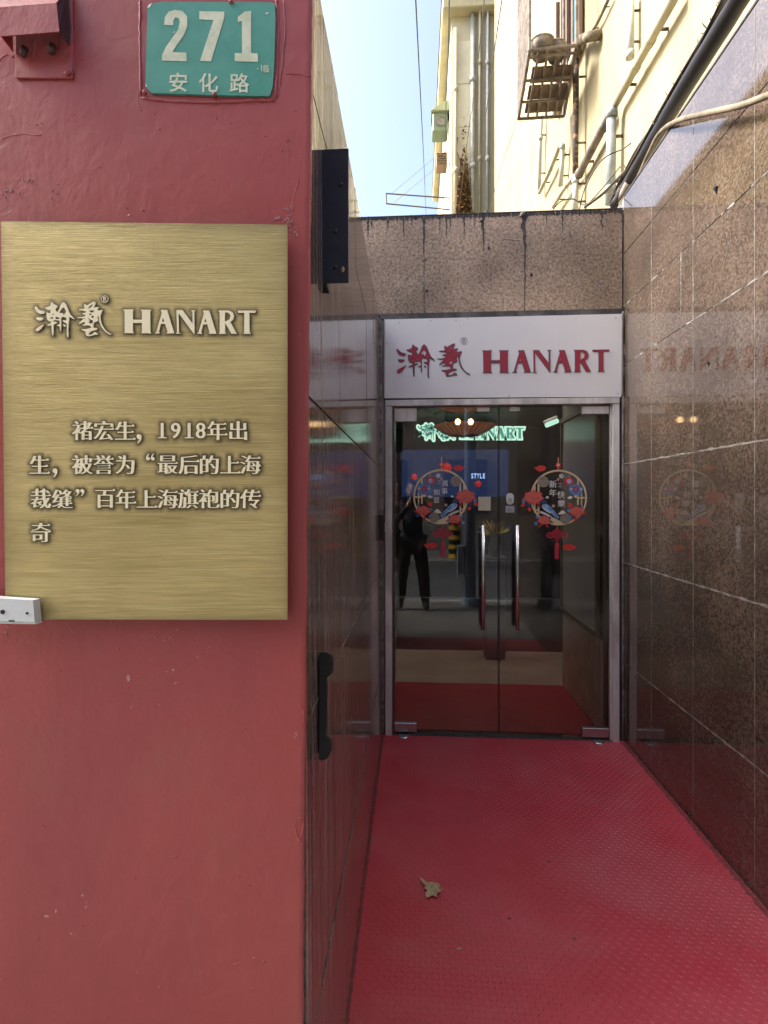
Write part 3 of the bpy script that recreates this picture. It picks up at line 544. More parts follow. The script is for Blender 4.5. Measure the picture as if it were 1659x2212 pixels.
# ---- brass plaque
PH = .022
pq = thing('brass_plaque', PM @ Vector((*pl(310,1338), PH)), 'large brushed brass plaque with raised Chinese inscription on the maroon pillar', 'plaque')
cor = [pl(2,478,PH), pl(621,485,PH), pl(621,1339,PH), pl(12,1338,PH)]
def pf(u, v): return pl(u, v, PH+.001)
logo_p = lambda q: [pf((139.5+x*884)/1.8517, (1207+y*884)/1.8517) for x, y in q]
groups = {'logo_characters': [logo_p(q) for q in LOGO_BRUSH], 'registered_mark': [logo_p(q) for q in LOGO_R], 'logo_lettering': [logo_p(q) for q in LOGO_ROM]}
def ptx(zx, zy): return zx/2.4087, 459+zy/2.4087
EM = 46.8*(D-PH)/F
lines = [(1135, [('褚',430),('宏',540),('生',652),('年',1130),('出',1240)]), (1312, [('生',207),('被',430),('誉',540),('为',652),('最',873),('后',983),('的',1090),('上',1198),('海',1303)]),
         (1490, [('裁',213),('缝',325),('百',548),('年',655),('上',765),('海',873),('旗',980),('袍',1088),('的',1197),('传',1303)]), (1665, [('奇',213)])]
for k, (zy, row) in enumerate(lines):
    cs = []
    for ch, zx in row:
        x, y = pf(*ptx(zx, zy)); groups['character%d_%d' % (k, zx)] = songti(ch, x, y, EM*.97)
    if k == 0:
        for ch, zx in (('1',845),('9',915),('1',985),('8',1045)):
            x, y = pf(*ptx(zx, zy)); g_ = placed(ch, x, y, EM*1.02, (.022,.0), .92)
            if ch == '1': x, y = pf(*ptx(zx, 1172)); w = EM*.20; g_.append(np.array([(x-w,y-.0009),(x+w,y-.0009),(x+w,y+.0007),(x-w,y+.0007)])[::(1 if area(g_[0]) > 0 else -1)])
            groups['character%d_%d' % (k, zx)] = g_
    com = {0: 725, 1: 288}.get(k)
    def pnt(zx, zy, pts): return [pf(*ptx(zx+a, zy+b)) for a, b in pts]
    CM = chaikin([(-10,-20),(4,-22),(13,-10),(10,8),(-2,24),(-10,28),(-4,16),(2,4),(-8,2),(-14,-8)], 2)
    if com: cs.append(pnt(com, zy+40, CM))
    if k == 1:
        for dx in (770,795): cs.append(pnt(dx, zy-38, [(-a*.8, -b*.75) for a, b in CM]))
    if k == 2:
        for dx in (405,430): cs.append(pnt(dx, zy-35, [(a*.8, b*.75) for a, b in CM]))
    for i_, q in enumerate(cs): groups['mark%d_%d' % (k, i_)] = [q]
kd_pts = []
for nme, cs in groups.items():
    nm = 'character' if nme.startswith('character') else 'punctuation_mark' if nme.startswith('mark') else nme
    obj(nm, flat(cs, .0020, 'nz' if nm == 'character' else 'evenodd'), M['brass_let'], pq, lift(PM, PH+.0001))
    for q in cs:
        q = np.array(q)
        for a, b in zip(q, np.roll(q, -1, 0)):
            n = max(1, int(np.hypot(*(b-a))/.0012))
            for j in range(n): kd_pts.append(a+(b-a)*j/n)
kt = kdtree.KDTree(len(kd_pts))
for i, p in enumerate(kd_pts): kt.insert((p[0], p[1], 0), i)
kt.balance()
NX, NY = 250, 345; vv = []; pat = []
A, B, C_, D_ = [np.array(c) for c in cor]
for j in range(NY+1):
    for i in range(NX+1):
        s, t = i/NX, j/NY; p = (A*(1-s)+B*s)*(1-t) + (D_*(1-s)+C_*s)*t; vv.append((p[0], p[1], 0))
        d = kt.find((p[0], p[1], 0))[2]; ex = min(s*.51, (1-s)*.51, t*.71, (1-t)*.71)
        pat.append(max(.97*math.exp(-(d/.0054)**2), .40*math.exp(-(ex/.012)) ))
fc = [(j*(NX+1)+i, (j+1)*(NX+1)+i, (j+1)*(NX+1)+i+1, j*(NX+1)+i+1) for j in range(NY) for i in range(NX)]
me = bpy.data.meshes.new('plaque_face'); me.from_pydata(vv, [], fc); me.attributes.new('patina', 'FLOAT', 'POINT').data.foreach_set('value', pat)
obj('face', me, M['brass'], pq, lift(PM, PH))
sm = .0012; back = [(c[0], c[1]) for c in cor]
obj('edge_plate', flat([[(x, y) for x, y in back]], .0032), pm('brass_edge', (.55,.44,.17), .3, .6), pq, lift(PM, PH-.0035))
for sx, sy_ in ((.12,.1),(.88,.1),(.88,.9),(.12,.9)):
    p = (A*(1-sx)+B*sx)*(1-sy_) + (D_*(1-sx)+C_*sx)*sy_; obj('standoff', tube([(p[0],p[1],0),(p[0],p[1],PH-.004)], .008, 10), M['screw'], pq, PM)

# ---- white plastic bracket overlapping the plaque's lower corner
wb = thing('plastic_bracket', PM @ Vector((*pl(35,1320), PH)), 'small white plastic bracket with two screws over the plaque corner', 'bracket')
q = [pl(-70,1288,.045), pl(71,1297,.045), pl(75,1344,.045), pl(-70,1340,.045)]
obj('cover', flat([q], .018), M['white_pl'], wb, lift(PM, .027))
obj('lip', flat([[pl(-70,1341,.045),pl(75,1345,.045),pl(77,1349,.045),pl(-70,1346,.045)]], .016), M['white_pl'], wb, lift(PM, .027))
for u, v, r in ((5,1322,.0038),(58,1325,.0022)):
    p = pl(u, v, .046); obj('screw', tube([(p[0],p[1],.0445),(p[0],p[1],.0462)], r, 12), M['screw'], wb, PM)
obj('notch', box(pl(18,0,.046)[0], pl(30,0,.046)[0], pl(0,1343,.046)[1], pl(0,1340,.046)[1], .0445, .0455), M['screw'], wb, PM)

# ---- brackets on left granite wall
Y1 = 1.17; xw = Lx(Y1, 2.1)
ub = thing('gate_bracket', (xw, Y1, 2.0), 'tall dark blue steel angle bracket high on the left granite wall', 'bracket')
p0 = on_y(703,322,Y1); p1 = on_y(753,610,Y1)
obj('flange', box(xw-.004, p1.x, Y1, Y1+.005, p1.z, p0.z, .001), M['navy'], ub)
obj('wall_leg', box(xw+.0005, xw+.006, Y1+.005, Y1+.05, p1.z, p0.z, .001), M['navy'], ub)
obj('foot', box(xw, xw+.012, Y1-.002, Y1+.03, p1.z-.012, p1.z-.001, .001), M['black'], ub)
for u, v, r, m in ((738,585,.006,'rust'),(724,578,.007,'black'),(725,500,.005,'navy'),(737,400,.006,'navy')):
    p = on_y(u, v, Y1); obj('weld_bead', tube([(p.x-.004,Y1-.0006,p.z-.003),(p.x,Y1-.0018,p.z),(p.x+.003,Y1-.0006,p.z+.005)], [r*.3, r*.7, r*.3], 7), M[m], ub, smooth=True)
p = on_y(741,583,Y1); obj('rust_spot', flat([chaikin([(-.002,-.006),(.003,-.004),(.004,.004),(0,.008),(-.003,.001)],2)], .0006), pm('bare_spot', (.75,.55,.3), .6), ub, Matrix.Translation((p.x,Y1-.001,p.z)) @ Matrix.Rotation(R(90),4,'X'))
Y2 = 1.068
sh = [(284,905),(350,908),(385,930),(400,970),(400,1080),(385,1105),(350,1130),(342,1145),(350,1200),(345,1400),(343,1560),(336,1640),(388,1685),(388,1780),(360,1840),(320,1862),(280,1860)]
MY = lambda Y: Matrix(((1,0,0,0),(0,0,-1,Y),(0,1,0,0),(0,0,0,1)))
q = [on_y(621+x/4.096, 1188+y/4.096 - 30.5*0, Y2) for x, y in sh]
lb = thing('gate_keeper', (Lx(Y2,1), Y2, .96), 'black cast gate keeper plate with two lobed ends on the left granite wall', 'bracket')
obj('keeper_plate', flat([[(p.x, p.z) for p in q]], .008), M['black'], lb, MY(Y2+.008))
obj('wall_plate', box(Lx(Y2,1)+.0005, Lx(Y2,1)+.005, Y2+.008, Y2+.03, q[-1].z+.01, q[0].z-.01, .001), M['black'], lb)
p = on_x(821, 1140, -.23)
sb = thing('latch_keep', (-.235, p.y, p.z-.08), 'small black latch on the far end of the left granite wall', 'latch')
obj('body', box(Lx(p.y,p.z)+.0005, Lx(p.y,p.z)+.03, p.y-.01, p.y+.03, p.z-.08, p.z+.08, .004), M['black'], sb)
obj('tongue', box(Lx(p.y,p.z)+.012, Lx(p.y,p.z)+.042, p.y-.004, p.y+.012, p.z-.03, p.z+.03, .003), M['satin'], sb)

# ================================================================= SHOP FRONT
YF = 3.285
def yp(u, v, Y=YF): p = on_y(u, v, Y); return p.x, p.z
sx0 = yp(832,0)[0]; sx1 = yp(1342,0)[0]; st = yp(1087,684)[1]; sbm = yp(1087,859)[1]
sg = thing('shop_sign', (.55, YF, sbm), 'white fascia sign with red brush characters and HANART lettering over the doors', 'sign')
TL, TR, BR_, BL_ = yp(832,690), yp(1342,678), yp(1342,857), yp(832,860)
obj('panel', flat([[BL_, BR_, TR, TL]], .022), M['white_sign'], sg, MY(YF+.022))
obj('trim', box(TR[0]+.001, TR[0]+.010, YF-.002, YF+.03, BL_[1]-.002, TR[1]+.004, .001), M['satin'], sg)
obj('trim', box(TL[0]-.009, TL[0]-.001, YF-.001, YF+.03, BL_[1]-.002, TL[1]+.004, .001), M['satin'], sg)
YS = YF-.001
logo_s = lambda q: [yp((1585.6+x*852)/1.8517, (1377+y*852 - x*14)/1.8517, YS) for x, y in q]
for nme, src in (('brush_characters', LOGO_BRUSH), ('roman_letters', LOGO_ROM)):
    cs = [np.array(logo_s(q)) for q in src]
    pass
    obj(nme, flat(cs, .003), M['grey_let'], sg, MY(YS))
    inner = fatten(cs, -.0032, -.0032); 
    inner = [q for q, o in zip(inner, cs) if abs(area(o)) > 2e-5]
    obj(nme+'_face' if 0 else ('red_' + nme), flat(inner, .0012), M['red_let'], sg, MY(YS-.0031))
obj('registered_mark', flat([logo_s(q) for q in LOGO_R], .001), pm('grey_print', (.28,.28,.36), .5), sg, MY(YS))
for u, v in ((862,697),(1330,687),(1345-10,850),(836,742),(835,854),(1100,855),(1010,688),(930,693),(985,692)):
    x, z = yp(u, v, YS); obj('screw', tube([(x,YS,z),(x,YS-.002,z)], .0028, 8), M['screw'], sg)

df = thing('door_frame', (.55, YD, 0), 'weathered aluminium frame around the glass entrance doors', 'door frame')
jl0, jl1 = yp(832,1200)[0], yp(849,1200)[0]; jr0, jr1 = yp(1318,1200)[0], yp(1339,1200)[0]; hz0, hz1 = yp(1087,874)[1], yp(1087,861)[1]
obj('head', box(jl0, jr1, YF, YF+.07, hz0, hz1, .002), M['alu'], df)
obj('jamb', box(jl0, jl1-.006, YF+.003, YF+.09, .0, hz0-.001, .002), M['alu'], df)
obj('jamb', box(jr0+.018, jr1, YF+.003, YF+.09, .0, hz0-.001, .002), M['alu'], df)
obj('stop_bead', box(jl1-.005, jl1+.004, YF+.02, YF+.06, .0, hz0-.001, .001), pm('dark_bead', (.06,.06,.06), .5), df)
obj('stop_bead', box(jr0+.008, jr0+.0165, YF+.02, YF+.06, .0, hz0-.001, .001), M['alu'], df)
obj('threshold', box(jl0, jr1, YF+.015, YF+.075, -.01, .006, .002), M['stain'], df)
YG = YF+.034
gm = yp(1077.5,1200,YG)[0]; g0 = jl1+.007; g1 = jr0+.004; gz0, gz1 = .016, hz0-.010
zf = lambda v: yp(1087, v, YG)[1]
def leaf(x0, x1, label, side):
    d = thing('glass_door', (x0 if side < 0 else x1, YG, gz0), label, 'door', 'frameless glass door leaves')
    obj('glass_pane', box(x0, x1, YG, YG+.012, gz0, gz1, .001), M['glass'], d)
    fx0, fx1 = (x0+.001, x0+.142) if side < 0 else (x1-.165, x1-.001)
    obj('patch_fitting', box(fx0, fx1, YG-.010, YG+.022, gz0+.001, gz0+.058, .002), M['satin'], d)
    obj('patch_fitting', box(fx0, fx1, YG-.010, YG+.022, gz1-(.085 if side < 0 else .05), gz1-.001, .002), M['alu'], d)
    mx = gm + side*.055 if side < 0 else gm+.085
    a = yp(1030 if side < 0 else 1100, 0, YG)[0]; b = yp(1057 if side < 0 else 1123, 0, YG)[0]
    obj('top_lock', box(a, b, YG-.008, YG+.02, gz1-.028, gz1-.001, .002), M['alu'], d)
    hx = yp(1043 if side < 0 else 1117, 0, YG-.05)[0]; h0, h1 = yp(0,1343,YG-.05)[1], yp(0,1131,YG-.05)[1]
    hh = obj('pull_handle', tube([(hx,YG-.055,h0),(hx,YG-.055,h1)], .0125, 24), M['steel'], d, smooth=False)
    for p in hh.data.polygons: p.use_smooth = len(p.vertices) == 4
    for z in (h0+.10, h1-.10): obj('standoff', tube([(hx,YG-.053,z),(hx,YG-.0005,z)], .008, 10), M['steel'], hh, smooth=True)
    obj('seal', box(*((x1-.003, x1-.0008) if side < 0 else (x0+.0008, x0+.003)), YG-.002, YG+.0135, gz0+.001, gz1-.001), pm('dark_seal', (.03,.03,.03), .4), d)
    ob = obj('pivot', lathe([(.0,.004),(.03,.004),(.034,.0)], 16), M['satin'], d, Matrix.Translation(((x0+.06 if side < 0 else x1-.07), YG-.03, .0005)))
    return d
dl = leaf(g0, gm-.0015, 'left glass door leaf with a beige square sticker and long steel handle', -1)
dr = leaf(gm+.0015, g1, 'right glass door leaf with an oval lock and long steel handle', 1)
def sticker(name, u0, u1, v0, v1, mat, label, cat, th=.0012, par=None):
    a, b = yp(u0, v1, YG), yp(u1, v0, YG); o = obj(name, box(a[0], b[0], YG-.0005-th, YG-.0005, a[1], b[1], .0004), mat, par); 
    if label: tag(o, label, cat)
    return o
sticker('paper_sticker', 1033, 1060, 1073, 1103, pm('beige_paper', (.62,.56,.42), .7, col2=(.66,.61,.48), vs_=20), 'square beige sticker on the left door leaf beside the handle', 'sticker')
lk = thing('door_lock', (yp(1101,1078,YG)[0], YG, yp(1101,1090,YG)[1]), 'white oval lock with round grey button on the right door leaf', 'lock')
cx_, cz_ = yp(1101,1077.5,YG); W2, H2 = .0225, .036
cap = [(cx_+W2*math.cos(t)*1.0, cz_+(H2-W2)*(1 if math.sin(t) >= 0 else -1)+W2*math.sin(t)) for t in np.linspace(0, 2*math.pi, 40, endpoint=False)]
obj('housing', flat([cap], .014), M['white_pl'], lk, MY(YG-.0005))
obj('button', flat([circ(cx_, cz_-.008, .0125)], .003), M['satin'], lk, MY(YG-.0150))
wl = sticker('paper_sticker', 1092, 1111, 1093, 1107, pm('white_paper', (.55,.55,.62), .6), 'small white printed label below the oval lock on the right door leaf', 'sticker')
tag(wl, group=None)
for k in range(5):
    a = yp(1095, 1099+k*1.3, YG)
    obj('print_line', box(a[0], a[0]+.035-.006*(k % 2), YG-.0024, YG-.0019, a[1]-.0011, a[1], 0), pm('grey_ink', (.12,.12,.2), .6) if k == 0 else bpy.data.materials['grey_ink'], wl)

# ---- round new-year window decals
DS = 58.5/F*3.33/545
def decal(u, v, mir, label, texts):
    cx, cz = yp(u, v, YG-.002); d = thing('window_decal', (cx, YG-.002, cz), label, 'decal', 'round new year decals on the glass doors'); lay = [0]
    def T(q): return [(cx+(x-775)*DS*mir, cz-(y-855)*DS) for x, y in q]
    def add(name, cs, mat, z=None, par=None):
        lay[0] += 1; return obj(name, flat([T(q) for q in cs], .00012), mat, par or d, MY(YG-.0022-.00013*lay[0]))
    add('ring', [circ(775,855,548,72), circ(775,855,512,72)], M['gold'])
    rc = lambda x0,y0,x1,y1: [(x0,y0),(x1,y0),(x1,y1),(x0,y1)]
    add('lattice', [rc(370,480,405,1180)], M['gold']); add('lattice', [rc(298,610,328,1150)], M['gold']); add('lattice', [rc(1130,480,1165,1000)], M['gold']); add('lattice', [rc(1205,760,1230,1010)], M['gold']); add('lattice', [rc(1150,845,1300,878)], M['gold']); add('lattice', [rc(320,1090,400,1115)], M['gold'])
    add('medallion', [circ(480,545,108,30)], M['greyf']); add('medallion', [circ(905,1270,105,30)], M['greyf'])
    add('bough', [chaikin([(410,1130),(440,1120),(600,1190),(640,1240),(760,1290),(860,1355),(800,1395),(700,1370),(610,1290),(560,1215),(420,1160)],2)], M['whitef'])
    add('bough', [chaikin([(620,1240),(740,1290),(870,1360),(790,1400),(640,1330)],2)], M['gold'])
    # lanterns
    add('lantern', [chaikin([(885,500),(940,455),(1010,455),(1070,520),(1050,580),(985,610),(900,590),(875,545)],2)], M['redf']); add('lantern', [circ(978,535,45)], M['bluel']); add('tassel_cord', [rc(978,400,988,460)], M['gold'])
    L2 = add('lantern', [chaikin([(965,650),(1040,600),(1170,595),(1245,660),(1240,760),(1170,810),(1050,812),(975,750)],2)], M['bluef'])
    add('lantern_flower', [[(1105+(62+14*math.cos(8*t))*math.cos(t), 700+(62+14*math.cos(8*t))*math.sin(t)) for t in np.linspace(0,2*math.pi,48,endpoint=False)]], M['knot'], par=None)
    add('lantern_flower', [circ(1105,700,26)], M['bluef']); add('lantern_dot', [circ(1018,690,22)], M['gold']); add('lantern_dot', [circ(1205,692,24)], M['gold'])
    add('lantern_cap', [rc(1070,812,1140,860)], M['gold'])
    for fx, fy, r, m in ((825,435,50,'whitef'),(762,500,28,'peach'),(672,1020,34,'peach')):
        add('blossom', [[(fx+(r*.8+r*.25*math.cos(5*t))*math.cos(t), fy+(r*.8+r*.25*math.cos(5*t))*math.sin(t)) for t in np.linspace(0,2*math.pi,40,endpoint=False)], circ(fx, fy, r*.25, 10)], M[m])
    # leaves
    for q, m in (([(45,920),(90,885),(150,930),(110,985)],'bluef'),([(150,955),(210,950),(265,985),(210,1040),(140,1020)],'navyf'),([(30,1050),(60,950),(110,960),(135,1020)],'redf'),([(160,1050),(260,1060),(205,1150)],'redf'),
                 ([(410,960),(450,880),(530,905),(560,980),(470,985)],'navyf'),([(350,985),(400,960),(425,1065),(380,1050)],'petal2'),([(320,1215),(380,1210),(410,1250),(350,1285)],'bluef'),([(285,1370),(340,1320),(385,1370),(340,1410)],'bluef'),([(580,1220),(630,1240),(620,1290),(580,1270)],'navyf'),([(580,1350),(640,1370),(600,1405)],'navyf'),
                 ([(370,1470),(390,1380),(450,1400)],'petal2'),([(500,1410),(560,1370),(595,1460)],'petal2'),([(920,1110),(970,1080),(1020,1100),(960,1145)],'bluef'),([(950,1240),(990,1210),(1040,1260),(960,1280)],'bluef'),([(1190,1010),(1235,1000),(1250,1060),(1210,1060)],'bluef'),([(1180,1230),(1240,1180),(1290,1250),(1220,1265)],'navyf'),
                 ([(945,970),(990,950),(1060,1010),(990,1060),(950,1030)],'redf'),([(1060,1300),(1080,1230),(1140,1240),(1090,1325)],'redf'),([(1270,1130),(1325,1125),(1290,1170),(1240,1200)],'petal2')):
        add('leaf', [chaikin(q,1)], M[m])
    for fx, fy, r in ((285,850,1.0),(490,1300,.66),(1120,1130,.74)):
        f = add('peony', [[(fx+r*(165+18*math.sin(7*t)+9*math.sin(11*t+1))*math.cos(t)*1.12, fy+r*(128+14*math.sin(7*t+.5)+8*math.sin(12*t))*math.sin(t)) for t in np.linspace(0,2*math.pi,90,endpoint=False)]], M['petal'])
        for k, (rr, ph) in enumerate(((135,0),(100,1),(68,2.2),(38,3.5))):
            def pet(R_): return [(fx+r*(R_+R_*.12*math.sin(5*t+ph))*math.cos(t)*1.1, fy-r*14+r*(R_*.72+R_*.1*math.sin(6*t+ph))*math.sin(t)) for t in np.linspace(0,2*math.pi,60,endpoint=False)]
            add('petal_line', [pet(rr), pet(rr-8)], M['petalline'])
            if k < 3: add('petal_shade', [chaikin([(fx+r*rr*.7*math.cos(ph+a), fy+r*rr*.5*math.sin(ph+a)) for a in (0,.5,1.0)]+[(fx+r*rr*.45*math.cos(ph+a), fy+r*rr*.32*math.sin(ph+a)) for a in (1.0,.5,0)],1)], M['petal2'])
    # bird
    add('bird', [chaikin([(445,1010),(470,990),(540,985),(600,1020),(660,1090),(690,1125),(770,1225),(780,1250),(745,1270),(690,1225),(640,1165),(590,1160),(500,1110),(455,1060)],2)], M['bluel'])
    add('bird_belly', [chaikin([(445,1015),(460,1060),(520,1115),(600,1160),(640,1160),(560,1120),(490,1075)],2)], M['whitef']); add('bird_wing', [chaikin([(560,1000),(640,1070),(680,1120),(620,1125),(560,1075)],2)], M['bluef']); add('bird_tail', [chaikin([(650,1140),(690,1130),(775,1240),(740,1270)],1)], M['bluef']); add('bird_cheek', [circ(485,1025,18)], M['bluef'])
    for q in ([(750,1190),(800,1130),(850,1095),(900,1140),(905,1165),(830,1185)], [(920,865),(980,830),(1030,830),(1035,860),(990,890)], [(505,860),(550,820),(585,845),(560,880)]): add('petal', [chaikin(q,2)], M['whitef'])
    # beads, knot, tassel, clouds
    add('cord', [rc(752,70,770,330)], M['peach']); add('bead', [circ(760,222,54)], M['redf']); add('bead', [circ(760,215,30)], M['peach'])
    s = 30; kn = []
    for a in range(-2, 3):
        for b in range(-2, 3):
            if abs(a)+abs(b) <= 3: X, Y = 738+(a-b)*s*.82, 1590+(a+b)*s*.82; kn.append([(X,Y-19),(X+19,Y),(X,Y+19),(X-19,Y)])
    add('knot', kn, M['knot'])
    for sxx in (-1, 1): add('knot', [[(738+sxx*130+75*math.cos(t), 1595+58*math.sin(t)) for t in np.linspace(0,2*math.pi,30,endpoint=False)], [(738+sxx*130+48*math.cos(t), 1595+32*math.sin(t)) for t in np.linspace(0,2*math.pi,30,endpoint=False)]], M['knot']); add('knot', [[(738+sxx*125+28*math.cos(t), 1595+14*math.sin(t)) for t in np.linspace(0,2*math.pi,16,endpoint=False)]], M['knot'])
    for sy2 in (-100, 90): add('knot', [circ(738,1590+sy2,34), circ(738,1590+sy2,18)], M['knot'])
    for sxx in (-60, 60): add('knot', [circ(738+sxx,1520+8,34), circ(738+sxx,1528,18)], M['knot'])
    add('cord', [rc(731,1395,745,1480)], M['knot']); add('cord', [rc(726,1710,742,1760)], M['redf']); add('tassel', [rc(690,1795,770,2060)], M['knot']); add('tassel_cap', [chaikin([(692,1800),(700,1755),(735,1738),(765,1755),(772,1800)],1)], M['redf'])
    for q in ([(275,255),(330,265),(370,235),(420,220),(470,230),(515,245),(525,285),(500,325),(440,342),(370,340),(330,300)], [(845,1800),(870,1775),(920,1765),(1000,1765),(1050,1790),(1090,1805),(1125,1800),(1090,1840),(1050,1870),(1000,1890),(900,1888),(850,1860)]): add('cloud', [chaikin(q,2)], M['redf'])
    cs = []
    for ch, x, y, sz in texts:
        c = T([(x, y)])[0]; cs += placed(ch, c[0], c[1], sz*DS, (.02,.0))
    lay[0] += 1; obj('greeting', flat(cs, .00012, 'nz'), M['whitef'], d, MY(YG-.0022-.00013*lay[0]))
    return d
decal(1206.6, 1074.8, 1, 'round new year decal on the right door leaf, its bird facing left', [('新',655,590,155),('年',655,760,150),('三',800,610,100),('快',815,800,150),('樂',820,970,150)])
decal(952, 1073, -1, 'round new year decal on the left door leaf, its bird facing right', [('萬',690,590,130),('事',700,740,130),('三',800,560,90),('如',860,760,130),('意',860,920,130)])

# ================================================================= INTERIOR
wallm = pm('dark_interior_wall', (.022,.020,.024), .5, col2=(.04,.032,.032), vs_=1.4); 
room = thing('shop_interior', (.6, 6, 0), 'dark shop room seen through the glass doors', 'room')
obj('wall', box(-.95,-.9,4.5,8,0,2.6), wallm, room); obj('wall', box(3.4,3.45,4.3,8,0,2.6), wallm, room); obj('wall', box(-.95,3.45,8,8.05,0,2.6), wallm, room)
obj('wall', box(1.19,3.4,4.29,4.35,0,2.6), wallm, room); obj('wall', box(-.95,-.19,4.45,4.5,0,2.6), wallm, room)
obj('ceiling', box(-.95,3.45,3.52,8.05,2.6,2.68), pm('interior_ceiling', (.30,.27,.22), .8), room)
obj('ceiling', box(-.26,1.27,3.38,4.3,2.30,2.34), pm('porch_ceiling', (.30,.26,.2), .8), room)
sidew = pm('wood_side_panel', (.05,.035,.03), .35, col2=(.10,.075,.06), vs_=3, stretch=(3,3,.4))
obj('side_wall', box(-.24,-.185,3.38,4.45,0,2.29), sidew, room)
for k in range(4): obj('panel_rail', box(-.185,-.175,3.39,4.44,.35+.5*k,.38+.5*k), pm('dark_rail', (.16,.13,.11), .4) if k == 0 else bpy.data.materials['dark_rail'], room)
mat_ = obj('door_mat', box(-.18,1.165,3.39,4.26,-.004,.002), pm('inner_red_mat', (.42,.045,.045), .42, col2=(.36,.03,.035), vs_=4, bump=.001)); tag(mat_, 'flat dark red mat inside the glass doors', 'mat')
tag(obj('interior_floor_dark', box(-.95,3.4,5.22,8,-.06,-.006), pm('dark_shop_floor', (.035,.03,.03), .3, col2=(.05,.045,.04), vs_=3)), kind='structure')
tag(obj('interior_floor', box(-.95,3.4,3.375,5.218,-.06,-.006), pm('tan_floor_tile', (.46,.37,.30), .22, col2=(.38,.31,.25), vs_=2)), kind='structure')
XI = 1.168
iw = thing('display_wall', (XI, 3.8, 0), 'short wall inside the right door with ribbed cream dado and framed grey board', 'wall')
obj('wall_core', box(XI+.012, XI+.09, 3.385, 4.28, 0, 2.29), pm('greenish_wall', (.22,.23,.18), .6), iw)  # core colour darkened to paint groove shade between the pale ribs
for k in range(16):
    y = 3.41+k*.056; obj('rib', tube([(XI+.018,y,.002),(XI+.018,y,.60)], .021, 8, cap=False), pm('ribbed_dado', (.85,.84,.70), .5, col2=(.70,.69,.56), vs_=5) if k == 0 else bpy.data.materials['ribbed_dado'], iw, smooth=True)
b0 = on_x(1216,1320,XI); b1 = on_x(1300,1385,XI)
obj('board', box(XI-.004, XI+.0115, 3.46, 4.25, .64, 2.11), pm('grey_glossy_board', (.52,.52,.53), .16, col2=(.60,.60,.62), vs_=2), iw)
for q in ((3.425,3.46,.605,2.145),(4.25,4.278,.605,2.145),(3.46,4.25,.605,.64),(3.46,4.25,2.11,2.145)):
    obj('board_frame', box(XI-.018, XI+.0115, *q, .003), pm('olive_frame', (.15,.11,.05), .4) if q[0] == 3.425 else bpy.data.materials['olive_frame'], iw)
# interior glowing sign on the back wall
def lightm(name, col, s): return pm(name, (.02,.02,.02), .5, emit=col, es=s)
YI_ = 6.6
isg = thing('lit_logo_sign', (.6, YI_, 2.2), 'glowing pale green outlined logo sign on the wall deep inside the shop', 'lit sign')
lg = lambda q: [((lambda p: (p.x, p.z))(on_y(902+x*230, 915+y*222, YI_))) for x, y in q]
for nme, src in (('brush_characters', LOGO_BRUSH), ('roman_letters', LOGO_ROM)):
    cs = [np.array(lg(q)) for q in src]; big = [q for q in fatten(cs, .022, .022)]
    big = [b for b, o in zip(big, cs) if abs(area(o)) > 2e-3*(1 if nme[0] == 'r' else .5)]
    obj('halo_' + nme, flat(big, .01), lightm('pale_green_glow', (.55,.9,.68), .20) if nme[0] == 'b' else bpy.data.materials['pale_green_glow'], isg, MY(YI_+.02))
    obj(nme, flat([q for q in cs], .012), lightm('teal_face', (.10,.42,.34), .12) if nme[0] == 'b' else bpy.data.materials['teal_face'], isg, MY(YI_+.009))
p0, p1 = on_y(868,972,6.5), on_y(1098,1073,6.5)
scr = thing('wall_screen', ((p0.x+p1.x)/2, 6.5, p1.z), 'wide dark blue screen with the word STYLE inside the shop', 'screen')
obj('panel', box(p0.x,p1.x,6.5,6.55,p1.z,p0.z), lightm('blue_screen', (.012,.06,.24), .04), scr)
p = on_y(1033,1028,6.49); cs = []
for i, ch in enumerate('STYLE'): cs += placed(ch, p.x+(i-2)*.036, p.z, .085, (.02,.02), .66)
obj('lettering', flat(cs, .002, 'nz'), lightm('screen_letters', (.35,.55,1), .25), scr, MY(6.498))
# pendant lamp
lc = on_y(1003, 921, 4.6)
lamp = thing('pendant_lamp', (lc.x, 4.6, lc.z), 'wide brown pleated fabric pendant lamp with two glowing bulbs inside', 'lamp')
prof = [(.02,-.075),(.13,-.070),(.20,-.040),(.265,.0),(.27,.006),(.262,.004),(.19,-.035),(.12,-.068),(.02,-.075)]
def shade_m():
    m = pm('brown_pleated_fabric', (.16,.06,.03), .7, emit=(.55,.18,.06), es=.03); return m
obj('shade', lathe(prof, 28), shade_m(), lamp, Matrix.Translation((lc.x,4.6,lc.z)))
for k in range(28):
    a = k*2*math.pi/28; q = [(lc.x+r*math.cos(a), 4.6+r*math.sin(a), lc.z+z) for r, z in ((.02,-.086),(.13,-.081),(.20,-.046),(.268,.0))]
    obj('rib', tube(q, .003, 5), pm('dark_rib', (.06,.025,.015), .6) if k == 0 else bpy.data.materials['dark_rib'], lamp)
for u in (989, 1017):
    p = on_y(u, 911, 4.32); bb = obj('bulb', lathe([(.001,-.026),(.016,-.02),(.024,0),(.016,.02),(.001,.026)], 16), lightm('warm_bulb', (1,.62,.28), 1.0) if u == 989 else bpy.data.materials['warm_bulb'], lamp, Matrix.Translation((p.x,4.325,p.z)), smooth=True)
for k in (-1, 0, 1): obj('hanger', tube([(lc.x+k*.10,4.6,lc.z-.0),(lc.x+k*.03,4.6,2.62)], .003, 6), M['rust'], lamp)
l2 = on_y(1000, 876, 5.6)
lamp2 = thing('pendant_lamp', (l2.x, 5.6, l2.z), 'second brown pleated lamp cut off by the door head', 'lamp')
